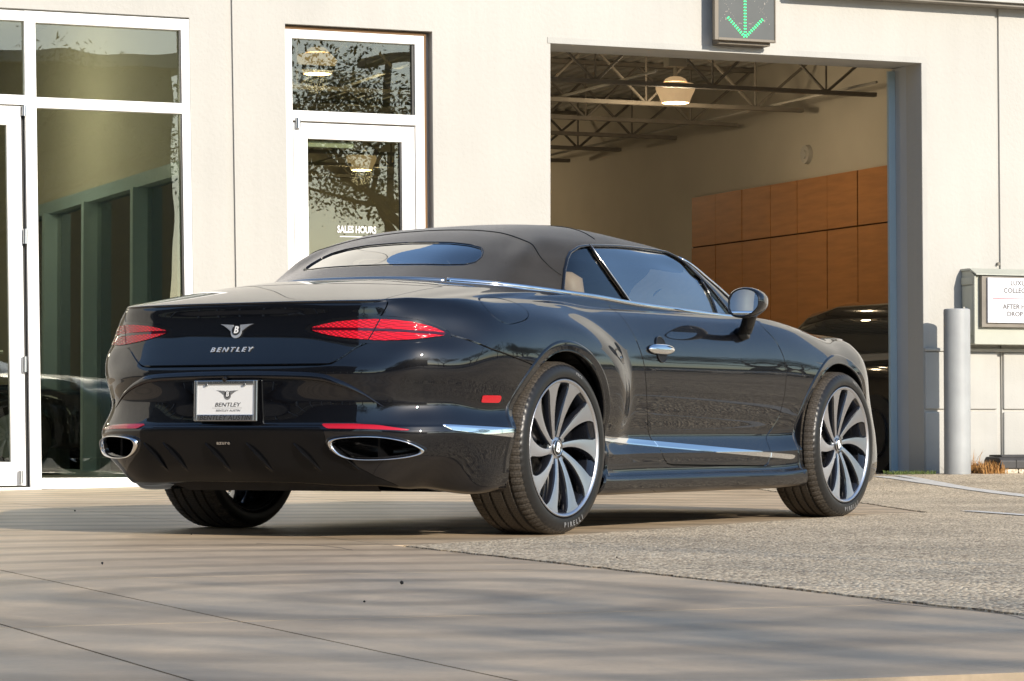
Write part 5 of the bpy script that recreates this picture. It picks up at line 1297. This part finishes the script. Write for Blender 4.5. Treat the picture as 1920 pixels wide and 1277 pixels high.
bo = facade_empty('bollard', 7.60, -.36, gz(7.6, -.36), 'pale grey painted steel bollard between the garage bay and the drop box', 'bollard')
M['bollard'] = mat('grey bollard paint', (.37, .385, .385), .5, noise=.10, nscale=5, bump=.0006, bscale=60)
add_streaks(M['bollard'], .16)
mb = MB(); mb.lathe([(.0, 1.372), (.10, 1.372), (.1085, 1.366), (.110, 1.355), (.110, -.02)], 40, 'Z'); mb.build('post', M['bollard'], bo, auto=30)
mb = MB(); mb.lathe([(.1105, .0), (.1105, .55), (.1106, .30)], 8, 'Z', a0=R(150), a1=R(190))
# drop box
M['boxgrey'] = mat('grey green enamel', (.40, .41, .35), .45, noise=.05, nscale=4)
bx = facade_empty('drop_box', 8.3, -.1, 1.16, 'grey wall mounted key drop box with a white luxury collection sign', 'drop box')
def wedge(mb, t0, t1, prof): # prof: (d,z)
    mb.prism(prof, t0, t1, lambda a, b, h: FW(h, a, b))
bpart('cabinet', M['boxgrey'], lambda mb: wedge(mb, 7.86, 8.95, [(-.002, 1.155), (-.215, 1.155), (-.215, 1.73), (-.14, 1.775), (-.002, 1.775)]), bx, bevel=.004)
bpart('hood', M['boxgrey'], lambda mb: wedge(mb, 7.85, 8.96, [(-.002, 1.777), (-.145, 1.777), (-.26, 1.735), (-.255, 1.745), (-.15, 1.795), (-.002, 1.795)]), bx)
bpart('side_flange', M['boxgrey'], lambda mb: (FB(mb, 7.845, 7.859, -.235, -.20, 1.16, 1.73, False), FB(mb, 7.845, 7.859, -.22, -.02, 1.165, 1.22, False), FB(mb, 7.845, 7.859, -.22, -.02, 1.66, 1.72, False)), bx, bevel=.003)
bpart('side_door', M['boxgrey'], lambda mb: FB(mb, 7.847, 7.859, -.195, -.035, 1.235, 1.645, False), bx, bevel=.003)
bpart('lock', M['chrome'], lambda mb: mb.cyl(FW(7.847, -.10, 1.455), FW(7.825, -.10, 1.455), .022, .018, n=18), bx, auto=40)
bpart('chute', M['joist'], lambda mb: FB(mb, 7.90, 8.92, -.262, -.216, 1.30, 1.725, False), bx)
bpart('sign_panel', mat('sign white', (.66, .67, .70), .4), lambda mb: FB(mb, 7.945, 8.60, -.284, -.264, 1.335, 1.712, False), bx, bevel=.002)
M['signink'] = mat('sign ink', (.03, .02, .02), .5); M['signred'] = mat('sign red', (.55, .02, .05), .5)
for body, z in (('LUXURY', 1.668), ('COLLECTION', 1.605), ('AFTER HOURS', 1.470), ('DROP BOX', 1.408)):
    facade_text('lettering', body, .056, M['signink'], bx, 8.272, -.2850, z, ext=.0005, sx=1.02, thin=.0006)
bpart('sign_rule', M['signred'], lambda mb: FB(mb, 7.99, 8.56, -.2865, -.2843, 1.536, 1.541, False), bx)
# bait station on bricks
bs = facade_empty('bait_station', 8.25, -.30, gz(8.25, -.3), 'black plastic bait box on pale bricks at the foot of the wall', 'bait box')
M['bplastic'] = mat('weathered black plastic', (.045, .043, .042), .55, noise=.2, nscale=10)
bpart('box', M['bplastic'], lambda mb: (wedge(mb, 7.97, 8.52, [(-.16, .115), (-.43, .115), (-.43, .185), (-.40, .215), (-.19, .215), (-.16, .185)])), bs, bevel=.010)
bpart('lid', M['bplastic'], lambda mb: (wedge(mb, 8.00, 8.50, [(-.19, .216), (-.40, .216), (-.39, .232), (-.20, .232)])), bs, bevel=.006)
bpart('entry_hole', M['gap'], lambda mb: mb.cyl(FW(7.962, -.32, .155), FW(7.98, -.32, .155), .030, n=16), bs)
for k in range(3): bpart('rib', M['gap'], lambda mb: FB(mb, 8.12 + k * .13, 8.124 + k * .13, -.4335, -.42, .125, .19, False), bs)
for k in range(4):
    mb = MB(); FB(mb, 8.02 + k * .135, 8.145 + k * .135, -.42, -.20, .05, .113, False); o = mb.build('brick', M['kerbstone'], bevel=.004); set_origin(o, FW(8.08 + k * .135, -.3, .05))
    tag(o, ['pale brick under the left end of the black bait box', 'pale brick second from the left under the bait box', 'pale brick third from the left under the bait box', 'pale brick under the right end of the bait box'][k], 'brick', 'bricks under the bait box')
# weeds
def tuft(name, t0, t1, d0, d1, n, h, m, label, seed):
    r = random.Random(seed); mb = MB()
    for k in range(n):
        t = r.uniform(t0, t1); d = r.uniform(d0, d1); a = r.uniform(0, 2 * PI); hh = h * r.uniform(.4, 1.1); l = r.uniform(.2, .9) * hh; w = .003
        p = Vector(FW(t, d, gz(t, d) + .004)); q = p + Vector((math.cos(a) * l, math.sin(a) * l, hh)); mid = (p + q) / 2 + Vector((0, 0, hh * .18)); s = Vector((-math.sin(a), math.cos(a), 0)) * w
        mb.add([p - s, p + s, mid + s * .8, mid - s * .8, q], [(0, 1, 2, 3), (3, 2, 4)])
    o = mb.build(name, m); set_origin(o, FW((t0 + t1) / 2, (d0 + d1) / 2, gz(t0, d0))); return tag(o, label, 'weeds', kind='stuff')
M['drygrass'] = mat('dry grass', (.42, .22, .07), .8, noise=.3, nscale=40); M['grass'] = mat('green grass', (.10, .14, .035), .7, noise=.3, nscale=40)
tuft('dry_weeds', 7.80, 8.03, -.46, -.16, 420, .11, M['drygrass'], 'dry orange weeds between the bollard and the bait box', 3)
tuft('dry_weeds', 7.78, 7.86, -.25, -.1, 60, .2, M['drygrass'], 'tall dry stalks at the foot of the wall beside the bollard', 9)
tuft('green_weeds', 7.05, 7.45, -.30, -.05, 420, .035, M['grass'], 'low green grass at the threshold of the garage bay', 4)
# hairline cracks
for pts, lab in (([(-.93,-14.2),(-1.05,-14.6),(-1.02,-15.1),(-1.16,-15.5)], 'hairline crack in the concrete near the asphalt edge'),
                 ([(-1.45,-10.2),(-1.28,-10.55),(-1.30,-10.95)], 'tiny crack in the concrete beside the rear wheel')):
    P = spl(np.array([FW(t, d, .0012) for t, d in pts]), np.linspace(0, len(pts) - 1, 40))
    o = MB().tube([tuple(p + np.array([rnd.uniform(-.004, .004), rnd.uniform(-.004, .004), 0])) for p in P], .0016, 4, flat=.4).build('crack', M['joist']); tag(o, lab, 'crack')
# litter on the concrete
for i, (px_, py_, s_) in enumerate(((-3.2, -1.05, .012), (-3.72, -2.6, .014), (-1.9, -2.3, .010), (-4.5, -3.0, .010), (1.5, 3.0, .012), (-.9, .35, .01))):
    bm = bmesh.new(); bmesh.ops.create_icosphere(bm, subdivisions=1, radius=s_ * .42)
    for v in bm.verts: v.co *= rnd.uniform(.7, 1.15)
    me = bpy.data.meshes.new('pebble'); bm.to_mesh(me); bm.free(); me.materials.append(M['gap']); o = link(bpy.data.objects.new('pebble', me)); o.location = (px_, py_, s_ * .6)
    tag(o, ['dark pebble on the concrete nearest the left edge of the photo', 'dark pebble on the concrete in the left foreground', 'dark pebble on the concrete below the licence plate', 'dark pebble in the foreground just under the exhaust', 'tiny pebble on the concrete near the left storefront door', 'tiny pebble beside the left rear tyre'][i], 'pebble', 'pebbles on the concrete apron')
# ---- dark car inside the bay
def simple_car(name, base, heading, L_, Wd, Ht, m, label, cat='car', group=None, suv=True, detail=True):
    """lofted body with cabin, windows and wheels; base = centre on the ground, heading = direction of the nose"""
    e = empty(name, base, heading, label, cat, group)
    def loft(stations, name, m):
        mb = MB(); rows = []
        for x, w, z0, z1, rnd_ in stations:
            r = []
            for k in range(24):
                a = 2 * PI * k / 24; ca, sa = math.cos(a), math.sin(a)
                r.append((x * L_, w * Wd / 2 * math.copysign(abs(ca) ** rnd_, ca), (z0 + z1) / 2 * Ht + (z1 - z0) / 2 * Ht * math.copysign(abs(sa) ** rnd_, sa)))
            rows.append(r)
        mb.grid(rows, wrap=True); mb.add(rows[0], [tuple(range(24))]); mb.add(rows[-1], [tuple(range(24))]); return mb.build(name, m, e, smooth=True)
    low = [(-.50, .80, .26, .50, .5), (-.485, .90, .18, .58, .45), (-.44, .97, .15, .62, .4), (-.25, 1.0, .14, .64, .35), (0, 1.0, .14, .63, .35), (.2, 1.0, .14, .62, .35), (.38, .97, .15, .58, .4), (.47, .90, .17, .50, .45), (.50, .78, .22, .42, .5)]
    loft(low, 'body', m)
    cab = [(-.46 if suv else -.34, .74, .52, .64, .6), (-.40 if suv else -.26, .78, .50, .88, .5), (-.30 if suv else -.15, .76, .50, .985, .45), (-.05, .77, .50, 1.0, .42), (.06, .76, .50, .97, .45), (.14, .78, .50, .84, .5), (.23, .82, .50, .62, .6)]
    loft(cab, 'roof', m)
    cabg = [(x + (.004 if i < 2 else -.002 if i > 4 else 0), w * 1.03 + .03, z0 + .03, z1 - .06, r_) for i, (x, w, z0, z1, r_) in enumerate(cab)]
    loft(cabg[1:6], 'side_glass', M['tint'])
    for x in (-.31, .31):
        for s in (-1, 1):
            mb = MB(); mb.lathe([(.0, .02), (.20, .02), (.215, .0), (.335, .0), (.345, .03), (.345, .20), (0, .20)], 28, 'Y'); w = mb.build('wheel', M['rubber'], e, auto=40); w.location = (x * L_, s * Wd * .5 + (-.20 if s > 0 else 0), .345)
            if s > 0: w.rotation_euler = (0, 0, 0); w.scale = (1, 1, 1)
            mb = MB(); mb.lathe([(0, -.004), (.21, -.004), (.22, .03)], 20, 'Y'); rim = mb.build('rim', M['steel'], w)
            if s > 0: rim.location = (0, .20, 0)
    if detail:
        for s in (-1, 1):
            MB().box((-.492 * L_, s * Wd * .33 - .14, .50 * Ht), (-.47 * L_, s * Wd * .33 + .14, .55 * Ht)).build('tail_lamp', M['lens_dark'], e, bevel=.01)
            MB().box((.475 * L_, s * Wd * .32 - .14, .40 * Ht), (.496 * L_, s * Wd * .32 + .14, .46 * Ht)).build('headlight', M['chrome'], e, bevel=.01)
        MB().box((.49 * L_, -.5, .25 * Ht), (.503 * L_, .5, .38 * Ht)).build('grille', M['black'], e, bevel=.01)
        MB().box((-.503 * L_, -.15, .33 * Ht), (-.495 * L_, .15, .41 * Ht)).build('licence_plate', M['white'], e)
    return e
M['tint'] = mat('tinted glass', (.03, .034, .034), .03, spec=1.0, coat=1)
M['blackpaint2'] = mat('black paint', (.010, .010, .011), .12, coat=1.0)
p = FW(8.58, 2.62, .06); simple_car('parked_car', p, math.atan2(EN.y, EN.x) + R(2), 4.5, 1.88, 1.56, M['blackpaint2'], 'dark car parked nose in inside the garage behind the right jamb', 'car')
M['bluepaint'] = mat('dark blue paint', (.02, .05, .10), .15, coat=1.0)
p = FW(-.6, 5.6, .03); simple_car('parked_car', p, math.atan2(ET.y, ET.x), 4.6, 1.85, 1.42, M['blackpaint2'], 'dark showroom car seen dimly through the left storefront glass', 'car', suv=False)

# ---- what stands behind the camera and shows in paint and glass
M['bark'] = mat('bark', (.09, .07, .05), .9, noise=.3, nscale=8)
M['leaf'] = mat('leaves', (.055, .085, .025), .55, spec=.3, noise=.45, nscale=1.4, col2=(.10, .12, .035))
M['leaf'].node_tree.nodes['Principled BSDF'].inputs['Subsurface Weight'].default_value = 0
TREEM = {}
def tree_meshes(key, h, rad, nleaf, seed, size=.13, base=.32):
    r = random.Random(seed); tr = MB(); tips = []
    th = h * base
    def branch(p, q, r0, r1, depth):
        mid = (p + q) / 2 + Vector((r.uniform(-1, 1), r.uniform(-1, 1), r.uniform(-.3, .5))) * (q - p).length * .10
        tr.tube([p, mid, q], [r0, (r0 + r1) / 2, r1], 6); tips.append((q, depth))
        if depth > 0:
            for k in range(4 if depth > 1 else 3):
                a = r.uniform(0, 2 * PI); l = (q - p).length * r.uniform(.55, .8)
                d = (q - p).normalized() * .55 + Vector((math.cos(a), math.sin(a), r.uniform(-.15, .55))) * .75
                branch(q, q + d.normalized() * l, r1, r1 * .5, depth - 1)
    top = Vector((r.uniform(-.2, .2), r.uniform(-.2, .2), th)); tr.tube([(0, 0, -.1), top * .5, top], [h * .028, h * .023, h * .02], 8)
    for k in range(6):
        a = 2 * PI * k / 6 + r.uniform(-.4, .4); l = h * r.uniform(.24, .36)
        branch(top, top + Vector((math.cos(a) * .75, math.sin(a) * .75, r.uniform(.5, 1.0))).normalized() * l, h * .014, h * .006, 2)
    lf = MB(); vs = []; fs = []
    cl = [t[0] for t in tips]
    for k in range(nleaf):
        c = r.choice(cl); p = c + Vector((r.gauss(0, 1), r.gauss(0, 1), r.gauss(0, .8))) * rad * .13
        a = Vector((r.gauss(0, 1), r.gauss(0, 1), r.gauss(0, 1))).normalized(); b = a.orthogonal().normalized(); s = size * r.uniform(.5, 1.3)
        o_ = len(vs); vs += [tuple(p + a * s), tuple(p + b * s * .45), tuple(p - a * s), tuple(p - b * s * .45)]; fs.append((o_, o_ + 1, o_ + 2, o_ + 3))
    me = bpy.data.meshes.new('crown'); me.from_pydata(vs, [], fs); me.materials.append(M['leaf'])
    t = tr.build('trunk', M['bark'], None, smooth=True); tm = t.data; bpy.data.objects.remove(t); return tm, me
for key, h, rad, nl, sd0 in (('a', 9.0, 3.4, 5200, 11), ('b', 8.0, 3.0, 4200, 23), ('c', 9.8, 3.6, 6000, 35)): TREEM[key] = tree_meshes(key, h, rad, int(nl * 4), sd0, .055)
tl = {'a': 'broad leafy tree in the row across the drive behind the camera', 'b': 'smaller leafy tree in the row across the drive behind the camera', 'c': 'tall leafy tree in the row across the drive behind the camera'}
def tree(key, x, y, rz, sc, label=None):
    tm, cm = TREEM[key]; e = empty('tree', (x, y, -.05), rz, label or tl[key], 'tree', 'trees reflected in the glass and paint'); e.scale = (sc, sc, sc)
    link(bpy.data.objects.new('trunk', tm), e); link(bpy.data.objects.new('crown', cm), e)
# the shading row: they stand toward the sun and dapple the near concrete
sdir = Vector((sunv.x, sunv.y, 0)).normalized()
for i, (t, d, key, rz, sc) in enumerate(((-4.2, -34.0, 'a', .3, 1.0), (1.2, -35.5, 'b', 1.9, 1.08), (5.0, -32.0, 'a', 4.1, .95), (16.0, -33.5, 'c', 5.2, .95), (-9.5, -35, 'c', .9, .95))):
    p = FW(t, d, 0); tree(key, p[0], p[1], rz, sc, ['broad shade tree across the drive, second from the left of its row', 'smaller shade tree across the drive, third from the left of its row', 'broad shade tree across the drive, fourth from the left of its row', 'tall shade tree at the right end of the row across the drive', 'tall shade tree at the left end of the row across the drive'][i])
for i, (x, y, key, rz, sc) in enumerate(((26, -24, 'b', .2, 1.0), (33, -27, 'a', 1.2, 1.0), (41, -33, 'c', 2.2, .9), (49, -36, 'a', 3.0, 1.2), (60, -42, 'b', 1.0, 1.5), (22, -33, 'c', 4.4, .9), (12, -40, 'a', .4, 1.1), (-24, -18, 'a', 2.0, 1.0), (-30, -5, 'c', 2.0, 1.0), (72, -40, 'a', 2, 1.6))):
    tree(key, x, y, rz, sc, 'leafy tree ' + ['behind the black parked suv', 'behind the brown parked suv', 'behind the white parked car', 'behind the dark blue parked car', 'far beyond the dark blue parked car', 'tall and standing behind the silver parked car', 'standing alone between the silver car and the shade trees', 'at the near corner of the tall grey brown building', 'in front of the tall grey brown building', 'farthest away at the end of the lot'][i])
# low line of hills far off
rows = []
for k in range(121):
    a = 2 * PI * k / 120; r0 = 260; h = 7 + 3.5 * math.sin(3 * a + 1) + 2 * math.sin(7 * a); rows.append([(r0 * math.cos(a), r0 * math.sin(a), -1), (r0 * 1.08 * math.cos(a), r0 * 1.08 * math.sin(a), h), (r0 * 1.3 * math.cos(a), r0 * 1.3 * math.sin(a), h * .8)])
tag(MB().grid(rows).build('hills', mat('wooded hills', (.05, .065, .035), .9, noise=.5, nscale=.1), smooth=True), kind='structure')
# long dark building out of view, raised and set close to darken the lid's reflection
M['brownwall'] = mat('brown metal cladding', (.085, .078, .078), .6, noise=.25, nscale=.6)
M['dkglass'] = mat('dark glazing', (.02, .035, .04), .05, spec=.8, coat=1)
nb = empty('neighbour_building', (-25, 14, 0), 0, 'tall grey brown building with a glazed ground floor out of view behind the tail, raised to darken the reflection in the boot lid', 'building')
def nbox(a, b, name, m, **k):
    mb = MB().box(a, b); o = mb.build(name, m, nb, **k); return o
nbox((-12, -16, 3.0), (0, 22, 13.6), 'wall', M['brownwall']); nbox((-11.6, -15.6, 0), (-.4, 21.6, 2.98), 'glazing', M['dkglass']); nbox((-12.3, -16.3, 13.602), (.3, 22.3, 13.9), 'roof', M['stucco2'])
for k in range(20): nbox((-.38, -15.6 + k * 1.95, 0), (-.25, -15.5 + k * 1.95, 2.98), 'mullion', M['frame'])
nbox((-.38, -15.6, 1.9), (-.26, 21.6, 1.98), 'transom', M['frame'])
nb2 = empty('opposite_building', tuple(Vector(FW(-4, -62, 0))), math.atan2(ET.y, ET.x), 'brown building opposite the showroom beyond the trees', 'building')
MB().box((-24, -10, 0), (22, 0, 11.0)).build('wall', M['brownwall'], nb2); MB().box((-24.4, -10.4, 11.002), (22.4, .4, 11.4)).build('roof', M['stucco2'], nb2)
for k in range(9): MB().box((-30 + k * 4.8, .001, .9), (-27.4 + k * 4.8, .06, 3.0)).build('window', M['dkglass'], nb2)
# parked cars across the lot
cars = [(23, -15, .9, M['blackpaint2'], 'black parked suv across the lot seen reflected in the door', True), (28.5, -17.5, .9, M['brownwall'], 'brown parked suv across the lot seen reflected in the door', True), (34, -20.5, .9, mat('white paint', (.7, .7, .7), .2, coat=1), 'white parked car across the lot seen reflected in the fender', False),
        (40, -24, .9, M['bluepaint'], 'dark blue parked car across the lot seen reflected in the fender', False), (18, -12.5, .9, mat('silver paint', (.35, .36, .37), .25, metal=.6, coat=1), 'silver parked car across the lot seen reflected in the haunch', False)]
for x, y, h, m, lab, sv in cars: simple_car('parked_car', (x, y, -.05), h + .6, 4.7, 1.86, 1.7 if sv else 1.45, m, lab, 'car', 'cars parked across the lot', suv=sv)
# light poles
for x, y, lab in ((9, -26, 'tall parking light pole to the right of the camera'), (24, -29, 'tall parking light pole beyond the parked cars'), (-4, -34, 'tall parking light pole among the shade trees')):
    e = empty('light_pole', (x, y, -.05), .4, lab, 'light pole', 'light poles in the parking lot')
    MB().cyl((0, 0, 0), (0, 0, 8.5), .11, .07, n=12).build('pole', M['joist'], e, smooth=True); MB().box((-.75, -.15, 8.5), (.75, .15, 8.66)).build('lamp_head', M['joist'], e)
    MB().cyl((0, 0, -.05), (0, 0, .6), .28, n=16).build('pole_base', M['stucco2'], e)
